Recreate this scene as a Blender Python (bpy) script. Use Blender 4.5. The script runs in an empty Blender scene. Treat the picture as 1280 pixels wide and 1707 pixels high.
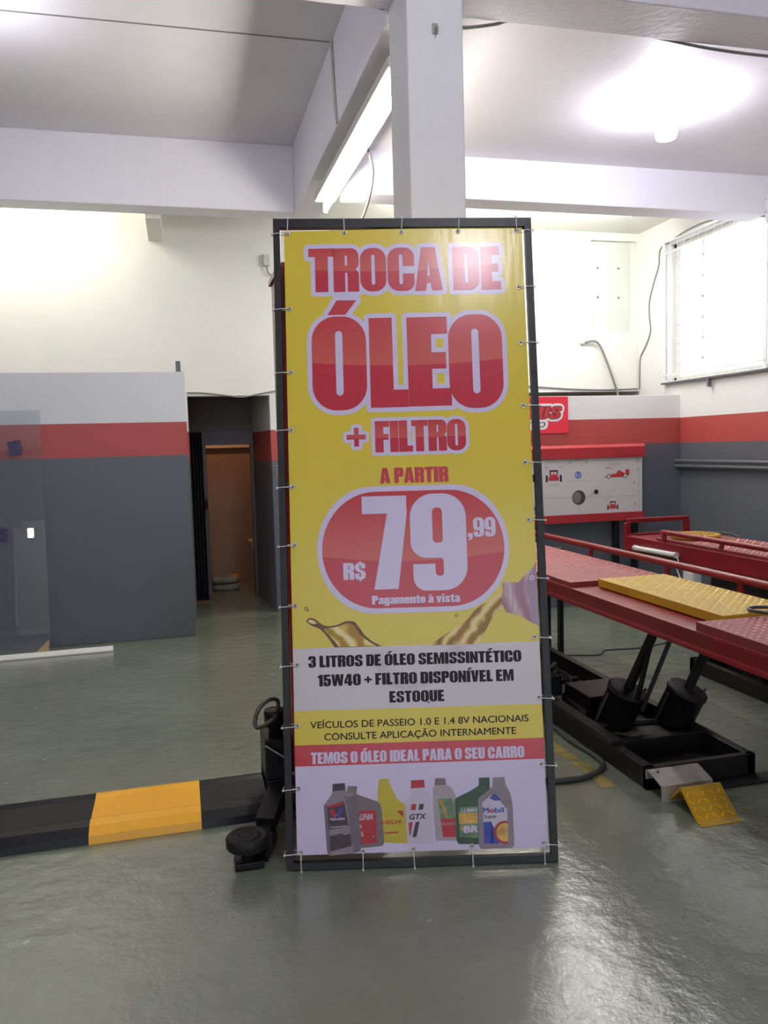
import bpy, math, random
import numpy as np
from mathutils import Vector, Matrix
from mathutils.geometry import tessellate_polygon

random.seed(7)
scene = bpy.context.scene
col = scene.collection
PI = math.pi

# ------------------------------------------------------------------ camera
cam_data = bpy.data.cameras.new('camera')
cam = bpy.data.objects.new('camera', cam_data)
col.objects.link(cam)
cam_data.sensor_fit = 'VERTICAL'
cam_data.sensor_height = 36.0
cam_data.lens = 1344.87 / 1707.0 * 36.0
cam_data.clip_start = 0.05
YAW, PITCH, ROLL = math.radians(14.1493), math.radians(-4.57725), math.radians(-1.58419)
fw = Vector((math.sin(YAW) * math.cos(PITCH), math.cos(YAW) * math.cos(PITCH), math.sin(PITCH)))
ri = Vector((math.cos(YAW), -math.sin(YAW), 0))
up = ri.cross(fw)
r2 = ri * math.cos(ROLL) + up * math.sin(ROLL)
u2 = up * math.cos(ROLL) - ri * math.sin(ROLL)
cam.matrix_world = Matrix(((r2.x, u2.x, -fw.x, 0), (r2.y, u2.y, -fw.y, 0), (r2.z, u2.z, -fw.z, 1.5), (0, 0, 0, 1)))
scene.camera = cam

# ------------------------------------------------------------------ light levels and exposure
SKY = 1.9          # overcast daylight outside the window and the open garage front
TUBE_BEAM = 88.0   # fluorescent tube under the beam
TUBE_BACK = 145.0  # fluorescent tube under the rear beam
TUBE_LEFT = 58.0  # fluorescent tube behind the left beam
BULB = 110.0       # ceiling bulbs over the ramps
BULB_LEFT = 46.0   # ceiling bulb at the left edge
BULB_FRONT = 245.0  # ceiling bulbs in the front bay, one of them added unseen behind the camera
ROOM_LAMP = 240.0   # warm lamp in the store room
world = bpy.data.worlds.new('overcast_sky')
scene.world = world
world.use_nodes = True
bg = world.node_tree.nodes['Background']
bg.inputs['Color'].default_value = (0.86, 0.90, 1.0, 1)
bg.inputs['Strength'].default_value = SKY
vs = scene.view_settings
vs.view_transform = 'Standard'
vs.look = 'None'
vs.gamma = 1.0
vs.use_curve_mapping = False
vs.exposure = 0.36
scene.cycles.use_denoising = True
scene.cycles.max_bounces = 10
scene.cycles.diffuse_bounces = 6
scene.cycles.sample_clamp_indirect = 6.0
scene.cycles.caustics_reflective = False
scene.cycles.caustics_refractive = False

# ------------------------------------------------------------------ materials
def mat(name, c, rough=0.5, metal=0.0, vary=0.0, vscale=4.0, bump=0.0, bscale=60.0, emit=None, estr=0.0, spec=0.5, coat=0.0, rvary=0.0):
    m = bpy.data.materials.new(name)
    m.use_nodes = True
    nt = m.node_tree
    b = nt.nodes['Principled BSDF']
    b.inputs['Base Color'].default_value = (c[0], c[1], c[2], 1)
    b.inputs['Roughness'].default_value = rough
    b.inputs['Metallic'].default_value = metal
    b.inputs['Specular IOR Level'].default_value = spec
    b.inputs['Coat Weight'].default_value = coat
    if emit:
        b.inputs['Emission Color'].default_value = (emit[0], emit[1], emit[2], 1)
        b.inputs['Emission Strength'].default_value = estr
    tc = nt.nodes.new('ShaderNodeTexCoord')
    if vary or rvary:
        n = nt.nodes.new('ShaderNodeTexNoise')
        n.inputs['Scale'].default_value = vscale
        n.inputs['Detail'].default_value = 6
        n.inputs['Roughness'].default_value = 0.62
        nt.links.new(tc.outputs['Object'], n.inputs['Vector'])
        if vary:
            r = nt.nodes.new('ShaderNodeValToRGB')
            r.color_ramp.elements[0].position = 0.3
            r.color_ramp.elements[1].position = 0.7
            r.color_ramp.elements[0].color = tuple(max(0, x * (1 - vary)) for x in c[:3]) + (1,)
            r.color_ramp.elements[1].color = tuple(min(1, x * (1 + vary)) for x in c[:3]) + (1,)
            nt.links.new(n.outputs['Fac'], r.inputs['Fac'])
            nt.links.new(r.outputs['Color'], b.inputs['Base Color'])
        if rvary:
            mr = nt.nodes.new('ShaderNodeMapRange')
            mr.inputs['To Min'].default_value = max(0.02, rough - rvary)
            mr.inputs['To Max'].default_value = rough + rvary
            nt.links.new(n.outputs['Fac'], mr.inputs['Value'])
            nt.links.new(mr.outputs['Result'], b.inputs['Roughness'])
    if bump:
        n2 = nt.nodes.new('ShaderNodeTexNoise')
        n2.inputs['Scale'].default_value = bscale
        n2.inputs['Detail'].default_value = 4
        nt.links.new(tc.outputs['Object'], n2.inputs['Vector'])
        bp = nt.nodes.new('ShaderNodeBump')
        bp.inputs['Strength'].default_value = bump
        bp.inputs['Distance'].default_value = 0.02
        nt.links.new(n2.outputs['Fac'], bp.inputs['Height'])
        nt.links.new(bp.outputs['Normal'], b.inputs['Normal'])
    return m

def band_mat(name, axis, stops, rough=0.5, bump=0.0, bscale=30.0, vary=0.05, lo=0.0, hi=4.0, spec=0.5, stretch=None):
    """painted bands: a constant ramp along one object axis; stops = [(from, colour), ...]"""
    m = bpy.data.materials.new(name)
    m.use_nodes = True
    nt = m.node_tree
    b = nt.nodes['Principled BSDF']
    b.inputs['Roughness'].default_value = rough
    b.inputs['Specular IOR Level'].default_value = spec
    tc = nt.nodes.new('ShaderNodeTexCoord')
    sx = nt.nodes.new('ShaderNodeSeparateXYZ')
    nt.links.new(tc.outputs['Object'], sx.inputs[0])
    mr = nt.nodes.new('ShaderNodeMapRange')
    mr.inputs['From Min'].default_value = lo
    mr.inputs['From Max'].default_value = hi
    nt.links.new(sx.outputs[axis], mr.inputs['Value'])
    cr = nt.nodes.new('ShaderNodeValToRGB')
    cr.color_ramp.interpolation = 'CONSTANT'
    els = cr.color_ramp.elements
    while len(els) < len(stops):
        els.new(0.5)
    for e, (p, c) in zip(els, stops):
        e.position = max(0.0, (p - lo) / (hi - lo))
        e.color = (c[0], c[1], c[2], 1)
    nt.links.new(mr.outputs['Result'], cr.inputs['Fac'])
    n = nt.nodes.new('ShaderNodeTexNoise')
    n.inputs['Scale'].default_value = 2.5
    n.inputs['Detail'].default_value = 6
    nt.links.new(tc.outputs['Object'], n.inputs['Vector'])
    m2 = nt.nodes.new('ShaderNodeMapRange')
    m2.inputs['To Min'].default_value = 1 - vary
    m2.inputs['To Max'].default_value = 1 + vary
    nt.links.new(n.outputs['Fac'], m2.inputs['Value'])
    vm = nt.nodes.new('ShaderNodeVectorMath')
    vm.operation = 'SCALE'
    nt.links.new(cr.outputs['Color'], vm.inputs[0])
    nt.links.new(m2.outputs['Result'], vm.inputs['Scale'])
    nt.links.new(vm.outputs['Vector'], b.inputs['Base Color'])
    if bump:
        n2 = nt.nodes.new('ShaderNodeTexNoise')
        n2.inputs['Scale'].default_value = bscale
        n2.inputs['Detail'].default_value = 5
        if stretch:
            mp = nt.nodes.new('ShaderNodeMapping')
            mp.inputs['Scale'].default_value = stretch
            nt.links.new(tc.outputs['Object'], mp.inputs['Vector'])
            nt.links.new(mp.outputs['Vector'], n2.inputs['Vector'])
        else:
            nt.links.new(tc.outputs['Object'], n2.inputs['Vector'])
        bp = nt.nodes.new('ShaderNodeBump')
        bp.inputs['Strength'].default_value = bump
        bp.inputs['Distance'].default_value = 0.02
        nt.links.new(n2.outputs['Fac'], bp.inputs['Height'])
        nt.links.new(bp.outputs['Normal'], b.inputs['Normal'])
    return m

WHITE = (0.78, 0.77, 0.76)
STRIPE = (0.39, 0.062, 0.056)
GREY = (0.095, 0.103, 0.121)
M = {}
M['paint_white'] = mat('white_wall_paint', WHITE, 0.55, vary=0.03, vscale=1.5, bump=0.12, bscale=40)
M['paint_cream'] = mat('cream_wall_paint', (0.80, 0.80, 0.735), 0.6, vary=0.04, vscale=1.2, bump=0.05, bscale=25)
M['paint_beam'] = mat('beam_paint', (0.83, 0.82, 0.89), 0.5, vary=0.03, vscale=1.5, bump=0.12, bscale=30)
M['paint_ceiling'] = mat('ceiling_paint', (0.745, 0.72, 0.75), 0.6, vary=0.05, vscale=0.8, bump=0.1, bscale=20)
M['paint_pillar'] = mat('pillar_paint', (0.86, 0.87, 0.87), 0.5, vary=0.03, vscale=3, bump=0.1, bscale=30)
M['bands_left'] = band_mat('banded_wall_paint_left', 'Z', [(0, GREY), (1.482, STRIPE), (1.742, (0.66, 0.68, 0.70))], 0.42, 0.05, 25, lo=0, hi=4)
M['bands_right'] = band_mat('banded_wall_paint_right', 'Z', [(0, GREY), (1.463, STRIPE), (1.699, WHITE)], 0.42, 0.05, 25, lo=0, hi=4)
M['bands_back'] = band_mat('banded_wall_paint_back', 'Z', [(0, GREY), (1.405, STRIPE), (1.68, (0.78, 0.775, 0.72))], 0.5, 0.08, 25, lo=0, hi=4)
M['dark_and_shade'] = mat('recess_shade_and_dark_paint', (0.16, 0.14, 0.135), 0.6, vary=0.08)  # recess walls: shade put into the colour; also paints dark beam and post head
M['door_dark'] = mat('dark_door_vinyl', (0.085, 0.080, 0.092), 0.45)
M['brown_wall'] = mat('brown_room_paint', (0.30, 0.20, 0.14), 0.6, vary=0.1, vscale=2)
M['black_steel'] = mat('black_frame_steel', (0.018, 0.019, 0.019), 0.42, 0.2, vary=0.35, vscale=30, spec=0.4)
M['black_paint'] = mat('black_gloss_paint', (0.007, 0.007, 0.008), 0.36, vary=0.3, vscale=20, bump=0.05, spec=0.28)
M['black_rubber'] = mat('black_rubber', (0.010, 0.010, 0.010), 0.5, spec=0.3, bump=0.2, bscale=80)
M['dirty_black'] = mat('greasy_black_steel', (0.010, 0.009, 0.009), 0.5, vary=0.5, vscale=12, spec=0.3)
M['red_paint'] = mat('red_machine_paint', (0.20, 0.011, 0.015), 0.36, spec=0.3, vary=0.12, vscale=5, bump=0.04)
M['red_deck'] = mat('red_deck_paint', (0.20, 0.024, 0.027), 0.45, vary=0.12, vscale=6)
M['red_post'] = mat('red_post_paint', (0.30, 0.015, 0.022), 0.3, vary=0.1)
M['yellow_deck'] = mat('yellow_deck_paint', (0.46, 0.27, 0.012), 0.42, vary=0.08, vscale=6)
M['red_worn_glint'] = mat('worn_glint_red_tread_paint', (0.70, 0.30, 0.27), 0.24, vary=0.15, vscale=9)  # paler than the deck: highlights on the raised lozenges painted in, besides wear
M['yellow_worn_glint'] = mat('worn_glint_yellow_tread_paint', (0.86, 0.70, 0.20), 0.22, vary=0.1, vscale=9)  # same for the yellow plate: glints of the treads put into the worn colour
M['dark_steel'] = mat('dark_rod_steel', (0.10, 0.095, 0.085), 0.35, 0.6)
M['yellow_band'] = mat('yellow_safety_paint', (0.86, 0.42, 0.012), 0.32, vary=0.06, vscale=5)
M['steel'] = mat('worn_bare_steel', (0.42, 0.40, 0.38), 0.5, 0.4, vary=0.2, vscale=20)
M['zinc'] = mat('zinc_plated_steel', (0.62, 0.60, 0.56), 0.28, 1.0)
M['tie'] = mat('clear_nylon', (0.72, 0.72, 0.70), 0.35)
M['cable_grey'] = mat('grey_cable_sheath', (0.22, 0.22, 0.21), 0.5)
M['cable_black'] = mat('black_cable_sheath', (0.03, 0.03, 0.03), 0.5)
M['pvc_white'] = mat('white_plastic', (0.74, 0.74, 0.72), 0.4)
M['lamp_housing'] = mat('white_lamp_housing', (0.60, 0.59, 0.54), 0.45)
M['board_white'] = mat('pale_board_enamel', (0.62, 0.60, 0.60), 0.35, vary=0.03, vscale=3)
M['board_red'] = mat('red_board_enamel', (0.38, 0.026, 0.032), 0.38, vary=0.05)
M['ink_black'] = mat('black_print', (0.022, 0.020, 0.026), 0.45)
M['ink_grey'] = mat('grey_print', (0.30, 0.29, 0.30), 0.5)
M['ink_red'] = mat('red_print', (0.52, 0.035, 0.040), 0.45)
M['ink_blue'] = mat('blue_print', (0.05, 0.16, 0.50), 0.45)
M['sign_red'] = mat('bright_red_sign_print', (0.72, 0.03, 0.055), 0.4, vary=0.05)
M['sign_white'] = mat('white_sign_print', (0.80, 0.78, 0.80), 0.4)
M['cardboard'] = mat('tan_cardboard', (0.42, 0.29, 0.16), 0.8, vary=0.1, vscale=20)
M['foam'] = mat('white_foam', (0.78, 0.77, 0.74), 0.7, bump=0.1, bscale=120)
M['sticker'] = mat('purple_sticker', (0.032, 0.024, 0.085), 0.5, vary=0.8, vscale=45)
M['sack'] = mat('grey_sack_paper', (0.20, 0.19, 0.17), 0.8, vary=0.3, vscale=9)
M['sack_orange'] = mat('orange_sack_print', (0.52, 0.22, 0.08), 0.7, vary=0.2, vscale=15)
M['shelf'] = mat('pale_shelf_board', (0.62, 0.50, 0.38), 0.6)
M['alu'] = mat('grey_painted_pipe', (0.105, 0.108, 0.120), 0.4, 0.1)
M['lampblack'] = mat('dark_screw_head', (0.05, 0.05, 0.05), 0.5)
M['grille_white'] = mat('white_window_steel', (0.84, 0.83, 0.84), 0.4)
M['niche'] = mat('pale_green_panel', (0.62, 0.66, 0.60), 0.55, vary=0.04, vscale=2)

def emitter(name, c, s):
    m = bpy.data.materials.new(name)
    m.use_nodes = True
    nt = m.node_tree
    nt.nodes.remove(nt.nodes['Principled BSDF'])
    e = nt.nodes.new('ShaderNodeEmission')
    e.inputs['Color'].default_value = (c[0], c[1], c[2], 1)
    e.inputs['Strength'].default_value = s
    nt.links.new(e.outputs[0], nt.nodes['Material Output'].inputs[0])
    return m

def glass(name, haze=0.05, tint=(1, 1, 1), gloss=1.0):
    m = bpy.data.materials.new(name)
    m.use_nodes = True
    nt = m.node_tree
    nt.nodes.remove(nt.nodes['Principled BSDF'])
    tr = nt.nodes.new('ShaderNodeBsdfTransparent')
    tr.inputs['Color'].default_value = (tint[0], tint[1], tint[2], 1)
    gl = nt.nodes.new('ShaderNodeBsdfGlossy')
    gl.inputs['Roughness'].default_value = 0.01
    df = nt.nodes.new('ShaderNodeBsdfDiffuse')
    df.inputs['Color'].default_value = (0.8, 0.8, 0.82, 1)
    fr = nt.nodes.new('ShaderNodeFresnel')
    fr.inputs['IOR'].default_value = 1.5
    mu = nt.nodes.new('ShaderNodeMath')
    mu.operation = 'MULTIPLY'
    mu.inputs[1].default_value = gloss
    ge = nt.nodes.new('ShaderNodeNewGeometry')
    fb = nt.nodes.new('ShaderNodeMath')
    fb.operation = 'SUBTRACT'
    fb.inputs[0].default_value = 1.0
    nt.links.new(ge.outputs['Backfacing'], fb.inputs[1])
    m3 = nt.nodes.new('ShaderNodeMath')
    m3.operation = 'MULTIPLY'
    nt.links.new(mu.outputs[0], m3.inputs[0])
    nt.links.new(fb.outputs[0], m3.inputs[1])
    nt.links.new(fr.outputs[0], mu.inputs[0])
    mx = nt.nodes.new('ShaderNodeMixShader')
    nt.links.new(m3.outputs[0], mx.inputs[0])
    nt.links.new(tr.outputs[0], mx.inputs[1])
    nt.links.new(gl.outputs[0], mx.inputs[2])
    m2 = nt.nodes.new('ShaderNodeMixShader')
    m2.inputs[0].default_value = haze
    nt.links.new(mx.outputs[0], m2.inputs[1])
    nt.links.new(df.outputs[0], m2.inputs[2])
    nt.links.new(m2.outputs[0], nt.nodes['Material Output'].inputs[0])
    return m

# floor: glossy grey-green epoxy, patchy and slightly wavy
def floor_material():
    m = bpy.data.materials.new('grey_green_epoxy_floor')
    m.use_nodes = True
    nt = m.node_tree
    b = nt.nodes['Principled BSDF']
    tc = nt.nodes.new('ShaderNodeTexCoord')
    n = nt.nodes.new('ShaderNodeTexNoise')
    n.inputs['Scale'].default_value = 1.3
    n.inputs['Detail'].default_value = 9
    n.inputs['Roughness'].default_value = 0.65
    nt.links.new(tc.outputs['Object'], n.inputs['Vector'])
    cr = nt.nodes.new('ShaderNodeValToRGB')
    cr.color_ramp.elements[0].position = 0.32
    cr.color_ramp.elements[0].color = (0.165, 0.188, 0.140, 1)
    cr.color_ramp.elements[1].position = 0.68
    cr.color_ramp.elements[1].color = (0.222, 0.246, 0.188, 1)
    nt.links.new(n.outputs['Fac'], cr.inputs['Fac'])
    # small pale chips
    v = nt.nodes.new('ShaderNodeTexNoise')
    v.inputs['Scale'].default_value = 16
    v.inputs['Detail'].default_value = 3
    nt.links.new(tc.outputs['Object'], v.inputs['Vector'])
    c2 = nt.nodes.new('ShaderNodeValToRGB')
    c2.color_ramp.elements[0].position = 0.70
    c2.color_ramp.elements[1].position = 0.76
    nt.links.new(v.outputs['Fac'], c2.inputs['Fac'])
    mx = nt.nodes.new('ShaderNodeMix')
    mx.data_type = 'RGBA'
    nt.links.new(c2.outputs['Color'], mx.inputs[0])
    nt.links.new(cr.outputs['Color'], mx.inputs[6])
    mx.inputs[7].default_value = (0.33, 0.33, 0.29, 1)
    nt.links.new(mx.outputs[2], b.inputs['Base Color'])
    mr = nt.nodes.new('ShaderNodeMapRange')
    mr.inputs['To Min'].default_value = 0.10
    mr.inputs['To Max'].default_value = 0.26
    nt.links.new(n.outputs['Fac'], mr.inputs['Value'])
    nt.links.new(mr.outputs['Result'], b.inputs['Roughness'])
    n3 = nt.nodes.new('ShaderNodeTexNoise')
    n3.inputs['Scale'].default_value = 11.0
    n3.inputs['Detail'].default_value = 7
    n3.inputs['Roughness'].default_value = 0.6
    nt.links.new(tc.outputs['Object'], n3.inputs['Vector'])
    bp = nt.nodes.new('ShaderNodeBump')
    bp.inputs['Strength'].default_value = 0.5
    b.inputs['Coat Weight'].default_value = 0.55
    b.inputs['Coat Roughness'].default_value = 0.16
    nt.links.new(bp.outputs['Normal'], b.inputs['Coat Normal'])
    bp.inputs['Distance'].default_value = 0.012
    nt.links.new(n3.outputs['Fac'], bp.inputs['Height'])
    nt.links.new(bp.outputs['Normal'], b.inputs['Normal'])
    b.inputs['Specular IOR Level'].default_value = 0.75
    return m
M['floor'] = floor_material()

# ------------------------------------------------------------------ mesh helpers
class MB:
    def __init__(s):
        s.v = []
        s.f = []
        s.sm = []
    def add(s, vs, fs, smooth=False):
        o = len(s.v)
        s.v += [tuple(p) for p in vs]
        for f in fs:
            s.f.append(tuple(i + o for i in f))
            s.sm.append(smooth)
        return s
    def box(s, x0, x1, y0, y1, z0, z1):
        x0, x1 = min(x0, x1), max(x0, x1)
        y0, y1 = min(y0, y1), max(y0, y1)
        z0, z1 = min(z0, z1), max(z0, z1)
        vs = [(x, y, z) for z in (z0, z1) for y in (y0, y1) for x in (x0, x1)]
        return s.add(vs, [(0, 2, 3, 1), (4, 5, 7, 6), (0, 1, 5, 4), (2, 6, 7, 3), (0, 4, 6, 2), (1, 3, 7, 5)])
    def bar(s, a, b, w, h, upv=(0, 0, 1)):
        """a rectangular bar from a to b, w wide, h high"""
        a, b = Vector(a), Vector(b)
        d = (b - a).normalized()
        side = d.cross(Vector(upv))
        if side.length < 1e-4:
            side = d.cross(Vector((0, 1, 0)))
        side.normalize()
        u = side.cross(d)
        vs = []
        for p in (a, b):
            for i, j in ((-1, -1), (1, -1), (1, 1), (-1, 1)):
                vs.append(p + side * (w / 2 * i) + u * (h / 2 * j))
        return s.add(vs, [(3, 2, 1, 0), (4, 5, 6, 7), (0, 1, 5, 4), (1, 2, 6, 5), (2, 3, 7, 6), (3, 0, 4, 7)])
    def cyl(s, a, b, r0, r1=None, n=20, caps=True):
        a, b = Vector(a), Vector(b)
        r1 = r0 if r1 is None else r1
        d = (b - a).normalized()
        x = d.orthogonal().normalized()
        y = d.cross(x)
        vs = []
        for p, r in ((a, r0), (b, r1)):
            for i in range(n):
                t = 2 * PI * i / n
                vs.append(p + x * (r * math.cos(t)) + y * (r * math.sin(t)))
        s.add(vs, [(i, (i + 1) % n, n + (i + 1) % n, n + i) for i in range(n)], True)
        if caps:
            s.add(vs[:n], [tuple(reversed(range(n)))])
            s.add(vs[n:], [tuple(range(n))])
        return s
    def tube(s, pts, r, n=10, smooth=True, sub=6):
        P = [Vector(p) for p in pts]
        if smooth and len(P) > 2:
            Q = []
            for i in range(len(P) - 1):
                p0, p1, p2, p3 = P[max(i - 1, 0)], P[i], P[i + 1], P[min(i + 2, len(P) - 1)]
                for k in range(sub):
                    t = k / sub
                    Q.append(0.5 * ((2 * p1) + (p2 - p0) * t + (2 * p0 - 5 * p1 + 4 * p2 - p3) * t * t + (3 * p1 - p0 - 3 * p2 + p3) * t ** 3))
            Q.append(P[-1])
            P = Q
        vs, fs = [], []
        x = None
        for i, p in enumerate(P):
            d = (P[min(i + 1, len(P) - 1)] - P[max(i - 1, 0)]).normalized()
            x = d.orthogonal().normalized() if x is None else (x - d * x.dot(d)).normalized()
            y = d.cross(x)
            for k in range(n):
                t = 2 * PI * k / n
                vs.append(p + x * (r * math.cos(t)) + y * (r * math.sin(t)))
        for i in range(len(P) - 1):
            for k in range(n):
                fs.append((i * n + k, i * n + (k + 1) % n, (i + 1) * n + (k + 1) % n, (i + 1) * n + k))
        s.add(vs, fs, True)
        s.add(vs[:n], [tuple(reversed(range(n)))])
        s.add(vs[-n:], [tuple(range(n))])
        return s
    def lathe(s, prof, c, ax=(0, 0, 1), n=28):
        """prof = [(radius, height), ...] about the axis ax through c"""
        ax = Vector(ax).normalized()
        x = ax.orthogonal().normalized()
        y = ax.cross(x)
        c = Vector(c)
        vs, fs = [], []
        for r, h in prof:
            for k in range(n):
                t = 2 * PI * k / n
                vs.append(c + ax * h + x * (r * math.cos(t)) + y * (r * math.sin(t)))
        for i in range(len(prof) - 1):
            for k in range(n):
                fs.append((i * n + k, i * n + (k + 1) % n, (i + 1) * n + (k + 1) % n, (i + 1) * n + k))
        s.add(vs, fs, True)
        s.add(vs[:n], [tuple(reversed(range(n)))])
        s.add(vs[-n:], [tuple(range(n))])
        return s
    def prism(s, poly, fn0, fn1):
        """extrude a 2-D outline: fn0 and fn1 place it at either end"""
        n = len(poly)
        vs = [fn0(*p) for p in poly] + [fn1(*p) for p in poly]
        tri = tessellate_polygon([[Vector((p[0], p[1], 0)) for p in poly]])
        s.add(vs, [(i, (i + 1) % n, n + (i + 1) % n, n + i) for i in range(n)])
        s.add(vs[:n], [tuple(t) for t in tri])
        s.add(vs[n:], [tuple(reversed(t)) for t in tri])
        return s
    def flat(s, loops, y):
        """a filled flat shape (outer loop + holes) in the x-z plane at depth y"""
        L = [[Vector((p[0], p[1], 0)) for p in l] for l in loops]
        pts = [p for l in loops for p in l]
        tri = tessellate_polygon(L)
        return s.add([(p[0], y, p[1]) for p in pts], [tuple(t) for t in tri])
    def halo(s, loop, w, y, n=14):
        """a band of half-width w with round joins along a closed outline"""
        k = len(loop)
        for i in range(k):
            a, b = loop[i], loop[(i + 1) % k]
            dx, dz = b[0] - a[0], b[1] - a[1]
            l = math.hypot(dx, dz)
            if l < 1e-7:
                continue
            nx, nz = -dz / l * w, dx / l * w
            s.add([(a[0] + nx, y, a[1] + nz), (a[0] - nx, y, a[1] - nz), (b[0] - nx, y, b[1] - nz), (b[0] + nx, y, b[1] + nz)], [(0, 1, 2, 3)])
            s.add([(a[0] + w * math.cos(2 * PI * j / n), y, a[1] + w * math.sin(2 * PI * j / n)) for j in range(n)], [tuple(range(n))])
        return s
    def disc(s, c, r, y, n=28, rz=None):
        rz = r if rz is None else rz
        return s.add([(c[0] + r * math.cos(2 * PI * j / n), y, c[1] + rz * math.sin(2 * PI * j / n)) for j in range(n)], [tuple(range(n))])
    def ring(s, c, ro, ri_, y, n=28):
        o = [(c[0] + ro * math.cos(2 * PI * j / n), y, c[1] + ro * math.sin(2 * PI * j / n)) for j in range(n)]
        i = [(c[0] + ri_ * math.cos(2 * PI * j / n), y, c[1] + ri_ * math.sin(2 * PI * j / n)) for j in range(n)]
        return s.add(o + i, [(j, (j + 1) % n, n + (j + 1) % n, n + j) for j in range(n)])
    def build(s, name, material, parent=None, bevel=0.0, seg=2):
        me = bpy.data.meshes.new(name)
        me.from_pydata(s.v, [], s.f)
        me.polygons.foreach_set('use_smooth', s.sm)
        for m in (material if isinstance(material, (list, tuple)) else [material]):
            me.materials.append(m)
        me.update()
        o = bpy.data.objects.new(name, me)
        col.objects.link(o)
        if parent:
            o.parent = parent
        if bevel:
            bv = o.modifiers.new('bevel', 'BEVEL')
            bv.width = bevel
            bv.segments = seg
            bv.limit_method = 'ANGLE'
            bv.angle_limit = math.radians(40)
        return o

def tag(o, label, cat, group=None):
    o['label'] = label
    o['category'] = cat
    if group:
        o['group'] = group
    return o

def thing(name, label, cat, loc=(0, 0, 0), group=None, rot=None):
    o = bpy.data.objects.new(name, None)
    o.empty_display_size = 0.1
    col.objects.link(o)
    o.location = loc
    if rot:
        o.rotation_euler = rot
    return tag(o, label, cat, group)

def struct(o):
    o['kind'] = 'structure'
    return o

def copy_tree(o, parent=None):
    c = o.copy()
    col.objects.link(c)
    if parent:
        c.parent = parent
    for ch in list(o.children):
        copy_tree(ch, c)
    return c

def fillet(pts, k=1.0):
    """round the corners of an outline given as (x, y, radius)"""
    out = []
    n = len(pts)
    for i, p in enumerate(pts):
        r = p[2] if len(p) > 2 else 0
        if r <= 0:
            out.append((p[0], p[1]))
            continue
        a, b = Vector(pts[i - 1][:2]), Vector(pts[(i + 1) % n][:2])
        c = Vector(p[:2])
        da, db = a - c, b - c
        r = min(r, da.length * 0.499, db.length * 0.499) if k else r
        A, B = c + da.normalized() * r, c + db.normalized() * r
        m = 8
        for j in range(m + 1):
            t = j / m
            # superelliptic quarter: a rational quadratic arc through the corner
            w = 0.7071
            den = (1 - t) ** 2 + 2 * w * t * (1 - t) + t * t
            q = (A * (1 - t) ** 2 + c * (2 * w * t * (1 - t)) + B * t * t) / den
            out.append((q.x, q.y))
    return out

# ================================================================== the building
XL, XR_, YF, YB, ZC = -4.0, 4.595, -6.0, 7.415, 3.88

struct(MB().box(XL - 0.2, XR_ + 0.2, YF - 3, 10.2, -0.12, 0).build('floor', M['floor']))
struct(MB().box(XL - 0.2, XR_ + 0.2, YF - 0.2, 10.2, ZC, ZC + 0.15).build('ceiling', M['paint_ceiling']))
struct(MB().box(1.2, XR_, 3.6, 5.57, 3.54, ZC).build('ceiling_right', M['paint_ceiling']))
struct(MB().box(1.2, XR_, 5.57, YB, 3.57, ZC).build('ceiling_back', M['paint_cream']))

# back wall: solid above the passage, a doorway recess and a shallow blind niche
b = MB()
b.box(XL, 4.061, YB, YB + 0.14, 2.0, ZC)
b.box(4.061, 4.572, YB, YB + 0.14, 2.0, 2.588)
b.box(4.061, 4.572, YB, YB + 0.14, 3.493, ZC)
b.box(4.061, 4.572, YB + 0.05, YB + 0.14, 2.588, 3.493)
b.box(4.572, XR_, YB, YB + 0.14, 2.0, ZC)
struct(b.build('wall_back', M['paint_cream']))
b = MB()
b.box(0.825, 2.0, YB + 0.001, YB + 0.14, 0, 2.0)
b.box(XL, 0.10, YB + 0.001, YB + 0.14, 0, 2.0)
struct(b.build('wall_back_lower', M['bands_back']))
niche = struct(MB().box(4.066, 4.50, YB + 0.034, YB + 0.05, 2.592, 3.488).build('trim_1', M['niche']))
b = MB()
for q in ((4.15, 3.23), (4.38, 3.23), (4.15, 2.94), (4.38, 2.94)):
    b.cyl((q[0], YB + 0.036, q[1]), (q[0], YB + 0.028, q[1]), 0.009, n=10)
b.build('screw_hole', M['lampblack'], niche)

# right wall with the window opening
WY0, WY1, WZ0, WZ1 = 5.56, 6.93, 2.055, 3.345
b = MB()
b.box(XR_, XR_ + 0.2, YF, 10.2, 0, WZ0)
b.box(XR_, XR_ + 0.2, YF, 10.2, WZ1, ZC)
b.box(XR_, XR_ + 0.2, YF, WY0, WZ0, WZ1)
b.box(XR_, XR_ + 0.2, WY1, 10.2, WZ0, WZ1)
struct(b.build('wall_right', M['bands_right']))
struct(MB().box(XL - 0.2, XL, YF, 10.2, 0, ZC).build('wall_left', M['bands_left']))
# garage front: a wide open doorway behind the camera
b = MB()
b.box(XL, -2.6, YF - 0.2, YF, 0, 2.3)
b.box(3.6, XR_, YF - 0.2, YF, 0, ZC)
struct(b.build('wall_front', M['paint_white']))
struct(MB().box(XL, 3.6, YF - 0.2, YF + 0.05, 2.3 + 0.9, ZC).box(XL, -2.6, YF - 0.2, YF + 0.05, 2.3, 3.2).build('beam_door', M['dark_and_shade']))

# low partitions
struct(MB().box(XL, 0.078, 6.716, 6.85, 0, 2.148).build('wall_partition_left', M['bands_left'], bevel=0.004))
struct(MB().box(1.55, XR_, 6.716, 6.85, 0, 1.916).build('wall_partition_right', M['bands_right'], bevel=0.004))

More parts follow.
